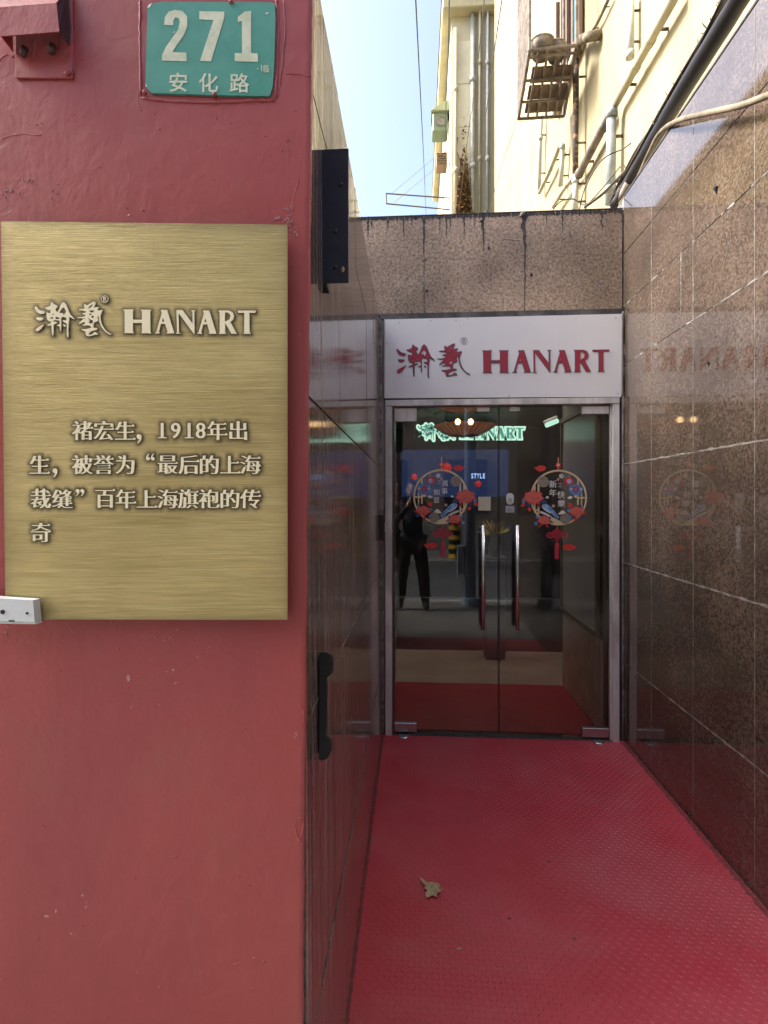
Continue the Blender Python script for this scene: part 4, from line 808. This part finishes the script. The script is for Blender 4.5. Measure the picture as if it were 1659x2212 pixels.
obj('shade', lathe([(r*1.2, z) for r, z in prof], 28), bpy.data.materials['brown_pleated_fabric'], lamp2, Matrix.Translation((l2.x,5.6,l2.z+.02)))
obj('hanger', tube([(l2.x,5.6,l2.z-.05),(l2.x,5.6,2.62)], .006, 6), M['rust'], lamp2)
cl = thing('ceiling_light', (.5,5.3,2.56), 'large warm ceiling light panel inside the shop just above the door head', 'light')  # glowing panel added out of view to light the interior
obj('diffuser', box(-.3,1.4,4.6,5.6,2.565,2.58), lightm('ceiling_panel', (1,.88,.72), .48), cl); obj('frame', box(-.33,1.43,4.57,5.63,2.5805,2.598), M['alu'], cl)
# green-white light fitting on right
p = on_y(1192,914,5.2)
fx = thing('wall_light', (p.x,5.2,p.z), 'small glowing pale green light fitting high inside the shop', 'light')
obj('diffuser', box(-.065,.065,-.03,.03,-.022,.022,.008), lightm('cool_tube', (.6,1,.78), .16), fx, Matrix.Translation((p.x,5.2,p.z)) @ Matrix.Rotation(R(-22),4,'Y')); obj('housing', box(-.065,.065,-.03,.03,.024,.05,.004), M['alu'], fx, Matrix.Translation((p.x,5.2,p.z)) @ Matrix.Rotation(R(-22),4,'Y'))
# flowers on pedestal
p = on_y(1068,1140,5.0)
pd = thing('pedestal', (p.x,5.0,0), 'narrow pale pedestal inside the shop carrying a vase of yellow flowers', 'pedestal')
obj('column', box(p.x-.09,p.x+.09,4.92,5.1,0,p.z-.30,.006), pm('pale_pedestal', (.10,.11,.13), .5), pd); obj('top', box(p.x-.105,p.x+.105,4.905,5.115,p.z-.299,p.z-.27,.004), bpy.data.materials['pale_pedestal'], pd)
vz = thing('flower_vase', (p.x,5.0,p.z-.27), 'vase of yellow flowers on the pedestal inside the shop', 'vase')
obj('vase', lathe([(.001,0),(.05,0),(.062,.08),(.035,.17),(.042,.20)], 20), pm('grey_vase', (.18,.19,.2), .3), vz, Matrix.Translation((p.x,5.0,p.z-.269)), smooth=True)
bm = bmesh.new()
for k in range(60):
    a, e = random.uniform(0,6.28), random.uniform(.2,1.3); d = Vector((math.cos(a)*math.cos(e), math.sin(a)*math.cos(e), math.sin(e)))*random.uniform(.10,.2); c0 = Vector((p.x,5.0,p.z-.08)); s = d.orthogonal().normalized()*.012
    bm.faces.new([bm.verts.new(c0+d*.3), bm.verts.new(c0+d*.7+s), bm.verts.new(c0+d), bm.verts.new(c0+d*.7-s)])
obj('petals', bm_mesh(bm), pm('yellow_petals', (.35,.27,.03), .6, emit=(.5,.4,.02), es=.0), vz)
for u, v in ((965,1010),(1033,1045),(895,1030)):
    p = on_y(u, v, 5.9); ln = thing('red_lantern', (p.x,5.9,p.z), {965:'larger round red paper lantern hanging inside the shop above the left decal',1033:'small red paper lantern hanging below the word STYLE',895:'faint red paper lantern hanging at the upper left of the left decal'}[u], 'lantern', 'red paper lanterns inside the shop')
    s = .055 if u == 965 else .035; obj('globe', lathe([(.01,-s),(s*.8,-s*.6),(s*1.1,0),(s*.8,s*.6),(.01,s)], 18), lightm('red_lantern_paper', (.6,.02,.02), .1) if u == 965 else bpy.data.materials['red_lantern_paper'], ln, Matrix.Translation((p.x,5.9,p.z)), smooth=True)
    obj('cord', tube([(p.x,5.9,p.z+s),(p.x,5.9,2.6)], .002, 5), M['rust'], ln)

# ================================================================= YELLOW APARTMENT BUILDING
XB = 2.2; YE = 15.0
bld = thing('apartment_building', (5, 9, 0), 'cream rendered apartment block rising behind the granite wall with pipes on its side', 'building')
obj('wall', box(XB, 8.2, 2.4, YE, 0, 18), M['cream'], bld)
obj('cornice', box(XB-.12, 8.3, 2.3, YE+.1, 18, 18.3), M['cream2'], bld)
def fxp(u, v, off=0.0): return on_x(u, v, XB-off)
# window with brown frame and teal curtain
wa, wb2 = fxp(1262,92), fxp(1183,96)
wz0 = 7.55; wb2y = 8.15
wn_ = obj('window', box(XB-.03, XB-.004, wa.y, wb2y, wz0, wz0+1.6, .005), pm('window_void', (.05,.05,.06), .15), bld)
for y in np.linspace(wa.y, wb2y, 5): obj('frame', box(XB-.08, XB-.032, y-.03, y+.03, wz0, wz0+1.6, .004), M['wood'], wn_)
obj('curtain', box(XB-.06, XB-.031, wa.y+.06, wa.y+.32, wz0+.01, wz0+1.59), M['teal'], wn_); obj('sill', box(XB-.12, XB-.004, wa.y-.1, wb2y+.1, wz0-.08, wz0-.002, .01), M['cream2'], wn_)
# pipes: each fixed to the wall, a thing of its own
def pipe(pts, r, mat, label, collars=(), off=.10, cat='pipe', grp='drain pipes on the cream building'):
    q = [fxp(u, v, off) for u, v in pts]; t = thing('drain_pipe', q[-1], label, cat, grp)
    obj('run', tube(q, r, 16), mat, t, smooth=True)
    for u, v, du, dv in collars:
        a, b = fxp(u-du, v-dv, off), fxp(u+du, v+dv, off); obj('collar', tube([a, b], r*1.18, 16), mat, t, smooth=True)
    for f in (.25, .75):
        c = q[0].lerp(q[-1], f); obj('clip', tube([c, c+Vector((off+.0,0,0))], r*.35, 6), M['rust'], t)
    return t
pipe([(1459,-10),(1400,96),(1325,232)], .042, M['cream_pipe'], 'thick cream drain pipe sloping down from the top edge of the photo', [(1404,89,3,-5.5),(1372,146,3,-5.5)])
pipe([(1317,245),(1290,300),(1250,378)], .048, M['dust_metal'], 'thick dirty grey-brown drain pipe sloping below the elbow', [(1252,374,2,-5)])
pipe([(1362,-10),(1362,60),(1361,124)], .036, M['white_pipe'], 'white vertical drain pipe joining the sloping cream pipe', [(1361,118,0,7)], off=.09)
pipe([(1321,246),(1320,330),(1318,440)], .050, M['grey_pipe'], 'grey vertical drain pipe dropping behind the granite band', [(1322,243,0,10),(1319,410,0,6)], off=.12)
pipe([(1244,95),(1244,200),(1243,300),(1243,380)], .038, M['rust'], 'rusty black vertical pipe beside the window cage', [(1244,97,0,4)], off=.13)
pipe([(1243,378),(1243,455)], .040, M['white_pipe'], 'short pale pipe end under the rusty vertical pipe', [(1243,392,0,5)], off=.13)
pipe([(1170,250),(1167,300),(1165,415)], .032, M['white_pipe'], 'thin pale vertical pipe under the window cage', [(1168,298,0,3)], off=.09)
pipe([(1165,416),(1185,375),(1208,318)], .032, M['cream_pipe'], 'short sloping cream pipe under the window cage', [(1188,367,1.5,-3)], off=.10)
pipe([(1215,312),(1214,350),(1211,402)], .034, M['white_pipe'], 'short vertical white pipe with rounded elbow left of the rusty pipe', [(1215,318,0,4)], off=.10)
pipe([(1243,378),(1218,408),(1195,446)], .030, M['cream_pipe'], 'low sloping cream pipe running into the granite band', [(1225,399,2,-3)], off=.11)
pipe([(1318,-10),(1295,40),(1272,82)], .020, M['conduit'], 'thin brownish conduit sloping to the rusty pipe top', [], off=.06)
e = fxp(1270,80,.15); f = fxp(1248,92,.13)
el = thing('pipe_elbow', e, 'dirty concrete coated pipe elbow at the top of the rusty pipe', 'pipe'); obj('elbow', tube(spline([e+Vector((.15,0,.02)), e, f, f+Vector((0,0,-.15))]), .055, 12), M['conduit'], el, smooth=True)
# window cage
cg = thing('window_cage', (XB-.4, 7.2, 6.9), 'rusted steel window cage with slatted shelf jutting from the cream building', 'window cage')
def cpt(u, v, x, Z=None): d = ray(u, v); return CAM + d*(x/d.x)
z0c = 7.05
c1 = on_z(1120,257,z0c); c2 = on_z(1218,251,z0c); c3 = on_z(1246,98,z0c); c4 = on_z(1144,110,z0c)
Hc = 3.0; up = Vector((0,0,Hc))
for a, b in ((c1,c2),(c2,c3),(c3,c4),(c4,c1)): obj('frame_rail', tube([a,b], .022, 6), M['dust_metal'], cg)
for a, b in ((c1,c4),): 
    for z in (1.5, 3.0): obj('frame_rail', tube([a+Vector((0,0,z)), b+Vector((0,0,z))], .018, 6), M['dust_metal'], cg)
for c in (c1, c4, c2, c3): obj('post', tube([c, c+up], .02, 6), M['dust_metal'], cg)
for k in range(1, 14): p = c1.lerp(c4, k/14); obj('bar', tube([p, p+up], .011, 6), M['dust_metal'], cg)
for k in range(1, 5): a, b = c1.lerp(c2, k/5), c4.lerp(c3, k/5); obj('floor_bar', tube([a, b], .016, 6), M['dust_metal'], cg)
for k in (.30,.62,.93): a, b = c1.lerp(c4, k), c2.lerp(c3, k); obj('floor_bar', tube([a-Vector((0,0,.02)), b-Vector((0,0,.02))], .018, 6), M['dust_metal'], cg)
n_ = (c4-c1).normalized(); s_ = (c2-c1)
for k, (a, b) in enumerate(((.05,.24),(.27,.48),(.52,.74))):
    q = [c1+n_*((c4-c1).length*a)+s_*.12, c1+n_*((c4-c1).length*a)+s_*.93, c1+n_*((c4-c1).length*b)+s_*.93, c1+n_*((c4-c1).length*b)+s_*.12]
    bm = bmesh.new(); hexa(bm, [p+Vector((0,0,.03)) for p in q]+[p+Vector((0,0,.05)) for p in q], .003); bd = obj('shelf_board', bm_mesh(bm), pm('weathered_board', (.20,.13,.10), .8, col2=(.11,.08,.065), vs_=6, stretch=(4,1,1)) if k == 0 else bpy.data.materials['weathered_board'], cg)
for k, (a, s) in enumerate(((.86,.30),(.80,.62))):
    c = c1.lerp(c4, a).lerp(c2.lerp(c3, a), s)+Vector((0,0,.05)); pt = thing('steel_pot', c, ('large' if k == 0 else 'small')+' round steel pot standing on the window cage shelf', 'pot')
    obj('body', lathe([(.001,0),(.11-.02*k,0),(.15-.03*k,.08),(.15-.03*k,.16),(.14-.03*k,.17),(.001,.20)], 20), M['dust_metal'], pt, Matrix.Translation(c), smooth=True); obj('rim', lathe([(.152-.03*k,.155),(.16-.03*k,.16),(.152-.03*k,.168)], 20), M['steel'], pt, Matrix.Translation(c))

# thick black insulated pipe and cables along the top of the granite wall
bp_ = thing('insulated_pipe', (1.4, 3, 3.5), 'thick black insulated pipe sagging along the top of the right granite wall', 'pipe')
A0 = at(1640,-80,2.05); A1 = at(1590,10,2.25); A2 = at(1470,205,2.8); A3 = at(1385,350,3.45); A4 = at(1328,447,3.75)
obj('sleeve', tube(spline([A0,A1,A2,A3,A4],5), [.043*(1+.08*noise.noise((i*.9,0,0))) for i in range(21)], 18), M['rubber'], bp_, smooth=True)
obj('end_pipe', tube([A3.lerp(A4,.45)+Vector((.012,0,.0)), A4+(A4-A3)*.15+Vector((.012,0,0))], .040, 16), M['dust_metal'], bp_, smooth=True)
cab = thing('cable_bundle', A2, 'ragged bundle of thin cables and dry twigs tied along the black insulated pipe', 'cable')
for k in range(7):
    o = [Vector((random.uniform(-.05,-.01), 0, random.uniform(.02,.07))) for _ in range(5)]
    obj('cable', tube(spline([a+b for a, b in zip((A0,A1,A2,A3,A4), o)],6), random.uniform(.004,.008), 7), (M['wire2'],M['conduit'],M['rubber'])[k%3], cab, smooth=True)
for k in range(26):
    t = random.random(); c = (A1.lerp(A2, t*2) if t < .5 else A2.lerp(A4, t*2-1)) + Vector((-.03,0,.05)); d = Vector((random.uniform(-1,.2), random.uniform(-.6,.6), random.uniform(-.2,1)))*.05
    obj('twig', tube([c, c+d*.6, c+d+Vector((.01,0,-.01))], [.003,.002,.001], 5), M['vine'] if k%2 else M['rubber'], cab)
def cable(name, pts, r, mat, label, grp=None, closed=None):
    q = spline([at(u, v, t) for u, v, t in pts], 6); o = obj(name, tube(q, r, 10), mat, smooth=True); return tag(o, label, 'cable', grp)
cable('conduit', [(1690,200,1.76),(1659,206,1.81),(1600,228,1.95),(1520,246,2.20),(1462,262,2.46),(1425,288,2.80),(1400,335,3.1),(1372,395,3.4),(1338,442,3.7)], .0125, M['conduit'], 'dusty beige bent conduit crossing in front of the black pipe')
cable('loop_cable', [(1252,452,3.7),(1262,410,3.65),(1285,365,3.6),(1310,338,3.55),(1345,322,3.5),(1362,310,3.4)], .004, M['rubber'], 'thin black cable looping up from the granite band to the black pipe')
cable('loop_cable', [(1195,452,3.8),(1212,435,3.8),(1238,430,3.75),(1262,442,3.7),(1285,425,3.6),(1340,360,3.45)], .004, M['rubber'], 'thin black cable arching low over the granite band')
cable('loop_cable', [(1262,448,3.6),(1300,420,3.55),(1330,390,3.5),(1352,368,3.4)], .010, M['wire2'], 'short grey cable with frayed end beside the grey pipe')
cable('overhead_wire', [(897,-20,6),(903,100,7.5),(910,240,10),(916,360,15),(921,480,22)], .0095, M['wire'], 'thickest dark green overhead wire crossing the open sky')
cable('overhead_wire', [(971,-20,6),(968,120,8),(963,240,10.5),(960,330,14),(957,470,20)], .0085, M['wire'], 'dark overhead wire in front of the far wing eave')
cable('overhead_wire', [(1048,-20,6),(1035,110,8),(1022,220,10),(1010,300,12),(990,470,16)], .0075, M['wire2'], 'grey overhead wire in front of the far wing downpipe')
cable('overhead_wire', [(1087,-20,6),(1068,110,7.5),(1052,230,9.5),(1040,330,12),(1030,470,16)], .0075, M['wire2'], 'grey brown overhead wire along the corner of the cream building')
cable('overhead_wire', [(1135,190,8.5),(1110,280,9.5),(1080,370,11),(1055,470,13)], .006, M['conduit'], 'faint beige wire against the cream building wall')

# ---- far wing
YW = 17.0
wg = thing('apartment_wing', (2.5, 20, 0), 'taller far wing of the cream block with overhanging eave', 'building')
obj('wall', box(1.10, 7, YW, 30, 0, 17.2), M['cream2'], wg)
for z in (6.2,7.9,9.4,10.8,12.2,13.6,15.0): obj('panel', box(1.20, 1.82, YW-.03, YW-.002, z+.012, min(z+1.4, 17.1)-.012, .004), pm('panel_cream', (.74,.71,.54), .8, col2=(.64,.61,.45), vs_=1.2) if z == 6.2 else bpy.data.materials['panel_cream'], wg)
obj('eave', box(.80, 7.2, YW-.35, 27.5, 17.2, 17.75, .03), pm('eave_render', (.62,.56,.34), .85, col2=(.5,.45,.28), vs_=1.4), wg)
obj('roof_edge', box(.76, 7.3, YW-.4, 27.6, 17.76, 17.85), M['roof'], wg)
def vpipe(u, w, v0, v1, mat, label):
    p0, p1 = on_y(u, v0, YW-.10), on_y(u, v1, YW-.10); t = thing('downpipe', (p1.x, YW-.1, p1.z), label, 'pipe', 'downpipes on the far wing'); obj('run', tube([(p1.x,YW-.1,p0.z),(p1.x,YW-.1,p1.z)], w, 12), mat, t, smooth=True)
    for f in (.3,.7): z = p0.z+(p1.z-p0.z)*f; obj('collar', tube([(p1.x,YW-.1,z-.08),(p1.x,YW-.1,z+.08)], w*1.4, 12), mat, t, smooth=True)
vpipe(1021, .075, 32, 500, M['white_pipe'], 'white downpipe on the far wing under the eave'); vpipe(1036, .05, -20, 500, M['cream_pipe'], 'cream downpipe at the inner corner of the far wing'); vpipe(1053, .05, -20, 500, M['white_pipe'], 'pale downpipe nearest the cream building corner'); vpipe(984, .06, 62, 500, M['cream2'], 'slim cream corner pipe along the edge of the far wing')
def boxpx(name, u0, u1, v0, v1, Y, dp, mat, par=None, bv=.01):
    a, b = on_y(u0, v1, Y), on_y(u1, v0, Y); return obj(name, box(a.x, b.x, Y, Y+dp, a.z, b.z, bv), mat, par)
aw = thing('air_conditioner_hood', on_y(950,285,YW+1.2), 'dull green hooded air conditioner on the side of the far wing', 'air conditioner')
gmn = pm('dull_green', (.16,.22,.14), .6); boxpx('casing', 934, 968, 240, 284, YW+1.0, .6, gmn, aw, .04)
a = on_y(934,240,YW+.95); b = on_y(970,240,YW+.95); c = on_y(972,218,YW+.95)
bm = bmesh.new(); hexa(bm, [(a.x-.05,YW+.9,a.z),(b.x,YW+.9,b.z),(b.x,YW+1.7,b.z),(a.x-.05,YW+1.7,a.z),(a.x+.25,YW+.9,c.z-.1),(b.x,YW+.9,c.z),(b.x,YW+1.7,c.z),(a.x+.25,YW+1.7,c.z-.1)], .01); obj('hood', bm_mesh(bm), pm('green_hood', (.30,.33,.20), .6), aw)
obj('fan', lathe([(.02,0),(.14,0),(.16,.03)], 20), M['roof'], aw, Matrix.Translation(on_y(953,262,YW+.97)) @ Matrix.Rotation(R(90),4,'X'))
vg = thing('vent_grille', on_y(953,358,YW+.8), 'brown louvred box under the green hood on the far wing', 'vent'); boxpx('box', 943, 966, 328, 356, YW+.8, .5, pm('brown_box', (.26,.17,.10), .7), vg)
for k in range(5): boxpx('slat', 944, 965, 330+k*5.2, 332+k*5.2, YW+.77, .028, M['rust'], vg, 0)
lr = thing('laundry_rack', on_y(970,430,YW-.2), 'dark metal laundry rack frame sticking out from the far wing', 'laundry rack')
q1, q2, q3, q4 = [on_y(u, v, YW-.2) for u, v in ((972,428),(834,418),(835,440),(972,453))]
obj('rail', tube([q1,q2], .022, 8), M['wire2'], lr); obj('rail', tube([q3,q4], .022, 8), M['wire2'], lr); obj('end_bar', tube([q2,q3], .022, 8), M['wire2'], lr)
for u, v in ((846,418),(851,438)): a = on_y(u, v, YW-.2); b = on_y(u+90, v-75, YW+.5); obj('stay_wire', tube([a,b], .006, 5), M['conduit'], lr)
vn = thing('dry_vine', on_y(990,460,YW-.1), 'brown dried climbing vine on the lower wall of the far wing', 'vine')
bm = bmesh.new()
for k in range(7):
    u = 985+k*4.5; q = [on_y(u+random.uniform(-6,6)+(j*1.2), 465-j*28, YW-.12) for j in range(random.randint(3,7))]; tube(spline(q,3), .02, 5, bm)
obj('stem', bm_mesh(bm), M['vine'], vn); bm = bmesh.new()
for k in range(900):
    v = 465-abs(random.gauss(0,1))*60; wd = 6+max(0,(v-330))*.09; p = on_y(1003+random.uniform(-wd,wd), v, YW-.16+random.uniform(-.06,.06)); s = random.uniform(.03,.07); a = Vector((random.gauss(0,1),random.gauss(0,1),random.gauss(0,1))).normalized()*s; b = a.orthogonal().normalized()*s*.7
    bm.faces.new([bm.verts.new(p+a), bm.verts.new(p+b), bm.verts.new(p-a), bm.verts.new(p-b)])
tag(obj('leaves', bm_mesh(bm), M['vine'], vn), kind='stuff')

# ---- neighbour to the left, main block seen only in the polished stone
nb = thing('neighbour_building', (-5, 14, 0), 'low cream building left of the alley mirrored in the polished granite', 'building')
obj('wall', box(-9, -2.9, 8, 22, 0, 7.8), M['cream'], nb); obj('roof', box(-9.3, -2.7, 7.8, 22.2, 7.8, 8.0), M['roof'], nb); obj('front_block', box(-9, -2.9, 1.4, 7.79, 0, 5.7), M['cream2'], nb)  # near block added, unseen, to keep sun off the lower right wall
for k in range(3): w_ = obj('window', box(-6.5+1.4*k, -5.5+1.4*k, 7.96, 7.995, 4.6, 6.0, .01), pm('dark_pane', (.05,.06,.08), .1) if k == 0 else bpy.data.materials['dark_pane'], nb)

# ================================================================= SMALL THINGS ON THE FLOOR
lp = on_z(930,1922,0)
LO = [(-27,-14),(-10,-8),(2,-11),(14,-9),(22,-3),(16,0),(26,6),(15,10),(18,17),(6,14),(-4,19),(-9,13),(-3,6),(-14,4),(-10,-1),(-20,-6)]
bm = bmesh.new(); s = .0030*.62; ctr = bm.verts.new((0,0,.006)); ring = [bm.verts.new((x*s*.95, -y*s*1.5, .003+.010*abs(x)/27+.004*noise.noise((x,y,0)))) for x, y in LO]
for k in range(len(ring)): bm.faces.new((ctr, ring[k], ring[(k+1)%len(ring)]))
bmesh.ops.subdivide_edges(bm, edges=bm.edges, cuts=1); me = bm_mesh(bm)
lf = thing('fallen_leaf', lp, 'dry tan curled maple leaf lying on the red floor', 'leaf')
o = obj('blade', me, M['leafm'], lf, Matrix.Translation(lp+Vector((0,0,.004))) @ Matrix.Rotation(R(-8),4,'Z')); md = o.modifiers.new('s','SOLIDIFY'); md.thickness = .0008
obj('stalk', tube([lp+Vector((.03,-.0,.012)), lp+Vector((.045,-.004,.008)), lp+Vector((.055,-.002,.004))], .0009, 5), M['leafm'], lf)
for k, (u, v, s, lab) in enumerate(((950,1640,.008,'small dark leaf scrap near the left door leaf'),(948,1668,.006,'tiny dark scrap on the red floor just nearer than the other by the door'),(1186,1862,.010,'thin dark twig scrap on the middle of the red floor'),(992,2050,.010,'pale oval petal scrap on the near red floor'),(1100,1985,.008,'dark crumb on the near red floor right of the leaf'),(1240,2028,.008,'brown crumb on the red floor near the right granite wall'))):
    p = on_z(u, v, 0); bm = bmesh.new(); a = random.uniform(0,3); q = [bm.verts.new(p+Vector((s*r*math.cos(t+a), s*r*.5*math.sin(t+a), .002+.002*math.cos(t)))) for t, r in ((0,1),(1.2,.6),(2.2,.8),(3.3,1),(4.4,.5),(5.3,.8))]; bm.faces.new(q)
    o = obj('leaf_scrap', bm_mesh(bm), pm('pale_scrap', (.6,.45,.4), .8) if k == 3 else M['vine']); o.modifiers.new('s','SOLIDIFY').thickness = .0008; tag(o, lab, 'debris')

# ================================================================= STREET BEHIND THE CAMERA (seen in the glass)
ob = thing('street_building', (0,-16,0), 'shop building across the street mirrored in the door glass', 'building')
obj('wall', box(-30,30,-20,-13,0,11), pm('brown_facade', (.42,.34,.27), .8, col2=(.50,.43,.36), vs_=.6), ob)
for i in range(14):
    for j in range(3): obj('window', box(-20+i*3.0,-18.4+i*3.0,-13.0,-12.96,1.0+j*3.4,3.0+j*3.4), bpy.data.materials['dark_pane'], ob)
pw = thing('low_wall', (0,-8.9,0), 'low pale wall along the far pavement', 'wall'); obj('wall', box(-25,25,-9.0,-8.8,0,.75), pm('pale_wall', (.45,.44,.40), .8), pw)
bk = pm('plane_tree_bark', (.16,.14,.10), .9, col2=(.3,.28,.2), vs_=4, bump=.01, bs=12); lfm = pm('autumn_leaves', (.10,.085,.025), .8, col2=(.05,.06,.02), vs_=2)
def tree(x, y, lab):
    t = thing('plane_tree', (x,y,0), lab, 'tree', 'plane trees along the street'); bm = bmesh.new()
    tube(spline([(x,y,-.1),(x+.05,y,1.2),(x-.05,y,2.6),(x+.1,y+.1,4.2)],4), [.2-.012*i/1.3 for i in range(13)], 10, bm); tips = []
    for k in range(9):
        a = k*.9; e = Vector((x+math.cos(a)*2.2, y+math.sin(a)*2.0, 5.5+random.random()*2.2)); tube(spline([(x,y,2.6+.15*k),((x+e.x)/2,(y+e.y)/2,4.2+.1*k),e],3), [.09,.08,.07,.06,.05,.035,.02], 7, bm); tips.append(e)
    obj('trunk', bm_mesh(bm), bk, t); bm = bmesh.new()
    for k in range(2600):
        c = random.choice(tips); p = c + Vector((random.gauss(0,.8),random.gauss(0,.8),random.gauss(0,.7))); s = .09; a = Vector((random.gauss(0,1),random.gauss(0,1),random.gauss(0,1))).normalized()*s; b = a.orthogonal().normalized()*s*.8
        bm.faces.new([bm.verts.new(p+a), bm.verts.new(p+b), bm.verts.new(p-a), bm.verts.new(p-b)])
    tag(obj('crown', bm_mesh(bm), lfm, t), kind='stuff')
tree(-1.6,-7.6,'plane tree on the far pavement left of the entrance axis'); tree(3.4,-7.8,'plane tree on the far pavement right of the entrance axis'); tree(-5.6,-7.4,'plane tree on the far pavement furthest left')
pp = thing('utility_pole', (.74,-.75,0), 'blue grey painted street pole behind the camera mirrored in the glass', 'pole'); obj('shaft', tube([(.74,-.75,0),(.74,-.75,7)], [.085,.07], 18), pm('blue_grey_paint', (.25,.33,.45), .5), pp, smooth=True); obj('collar', tube([(.74,-.75,.0),(.74,-.75,.10)], .12, 18), bpy.data.materials['blue_grey_paint'], pp); obj('box', box(.56,.655,-.80,-.70,.45,.85,.005), bpy.data.materials['blue_grey_paint'], pp)
bo = thing('striped_post', (.85,-4.9,0), 'post banded in yellow and black beyond the road', 'post')
for k in range(10): obj('band', tube([(.95,-6.7,.12*k),(.95,-6.7,.12*k+.119)], .16, 14), pm('yellow_band', (.7,.42,.02), .6) if k == 0 else (M['black'] if k % 2 else bpy.data.materials['yellow_band']), bo)

# ---- photographer
pe = thing('person', (-.07,-.42,0), 'person in dark navy coat and black trousers holding up a phone with both hands', 'person')
V = [(0,0,.95),(0,0,1.10),(0,.01,1.25),(0,0,1.38),(0,.01,1.46),(0,.03,1.53),(0,.04,1.63),
     (-.09,0,.90),(-.14,.01,.50),(-.17,-.02,.09),(-.18,.12,.04),(.09,0,.90),(.15,.02,.50),(.18,-.01,.09),(.19,.13,.04),
     (-.17,0,1.39),(-.24,.10,1.17),(-.07,.30,1.40),(.17,0,1.39),(.27,.10,1.19),(.16,.30,1.42)]
E_ = [(0,1),(1,2),(2,3),(3,4),(4,5),(5,6),(0,7),(7,8),(8,9),(9,10),(0,11),(11,12),(12,13),(13,14),(3,15),(15,16),(16,17),(3,18),(18,19),(19,20)]
RAD = [.15,.145,.15,.12,.055,.075,.09,.10,.075,.055,.04,.10,.075,.055,.04,.075,.055,.035,.075,.055,.035]
def skin(name, verts, edges, rad, mat, par, off, sub=2):
    me = bpy.data.meshes.new(name); me.from_pydata([Vector(v)+off for v in verts], edges, []); o = obj(name, me, mat, par)
    md = o.modifiers.new('skin','SKIN'); 
    for sv, r in zip(me.skin_vertices[0].data, rad): sv.radius = (r, r)
    me.skin_vertices[0].data[0].use_root = True; ss = o.modifiers.new('sub','SUBSURF'); ss.levels = sub; ss.render_levels = sub; md.use_smooth_shade = True; return o
coat = pm('navy_coat', (.012,.018,.035), .8); skn = pm('skin', (.50,.30,.21), .5); trs = pm('black_cloth', (.006,.006,.007), .85)
off = Vector((-.07,-.46,0))
def skin_attr(name, verts, edges, rad, mat, par, off):
    me = bpy.data.meshes.new(name); me.from_pydata([Vector(v)+off for v in verts], edges, []); o = obj(name, me, mat, par); md = o.modifiers.new('skin','SKIN')
    for sv, r in zip(me.skin_vertices[0].data, rad): sv.radius = (r, r)
    me.skin_vertices[0].data[0].use_root = True; ss = o.modifiers.new('sub','SUBSURF'); ss.levels = 2; ss.render_levels = 2; return o
try:
    skin('body', V, E_, RAD, coat, pe, off)
    skin('trousers', [V[0],V[7],V[8],V[9],V[11],V[12],V[13]], [(0,1),(1,2),(2,3),(0,4),(4,5),(5,6)], [.16,.115,.09,.075,.115,.09,.075], trs, pe, off)
    for s, wr in ((-1, V[17]), (1, V[20])):
        c = Vector(wr); tip = Vector((s*.085+.07, .415, 1.5)); pv = [tuple(c), tuple(c.lerp(tip,.5))]
        hv = [tuple(c), tuple(c.lerp(tip,.62))]; he = [(0,1)]; hr = [.028,.036]
        for k in range(4):
            b = len(hv); zz = 1.465+.022*k; hv += [(s*.085+.07, .40, zz), (s*.083+.07, .436, zz+.003)]; he += [(1,b),(b,b+1)]; hr += [.010,.008]
        b = len(hv); hv += [(s*.06+.07, .405, 1.455), (s*.035+.07, .418, 1.475)]; he += [(1,b),(b,b+1)]; hr += [.012,.009]
        skin('hand', hv, he, hr, skn, pe, off)
except Exception as ex: print('skin fail', ex)
hc = Vector((-.07,-.42,1.62))
def ball(c, rx, ry, rz, n=20): me = lathe([(math.sin(t)*1.0+1e-4, -math.cos(t)) for t in np.linspace(0, math.pi, 14)], n); me.transform(Matrix.Diagonal((rx,ry,rz,1))); me.transform(Matrix.Translation(c)); return me
hd_ = obj('head', ball(hc, .075,.095,.115), skn, pe, smooth=True); obj('nose', ball(hc+Vector((0,.095,-.01)), .012,.018,.022,10), skn, hd_, smooth=True)
for s in (-1,1): obj('eye', ball(hc+Vector((s*.03,.082,.012)), .012,.010,.008,10), M['black'], hd_); obj('ear', ball(hc+Vector((s*.076,0,0)), .012,.022,.032,10), skn, hd_, smooth=True)
obj('mouth', ball(hc+Vector((0,.084,-.05)), .024,.01,.006,10), M['petal2'], hd_); obj('hair', ball(hc+Vector((0,-.022,.025)), .088,.095,.115), M['black'], pe, smooth=True)
ph = thing('smartphone', (0,-.022,1.5), 'black smartphone held up in both hands', 'phone'); obj('body', box(-.078,.078,-.030,-.021,1.46,1.535,.003), M['black'], ph); obj('screen', box(-.072,.072,-.0315,-.0305,1.465,1.53), pm('phone_screen', (.02,.02,.02), .1), ph)
bg_ = thing('shoulder_bag', (-.33,-.44,.72), 'dark red shoulder bag hanging at the hip', 'bag'); obj('body', box(-.47,-.25,-.55,-.40,.70,1.02,.03), pm('dark_red_leather', (.22,.02,.02), .5), bg_); obj('strap', tube(spline([(-.45,-.47,1.0),(-.32,-.45,1.36),(-.20,-.47,1.47),(-.27,-.52,1.2),(-.27,-.5,1.0)],5), .012, 8), bpy.data.materials['dark_red_leather'], bg_)
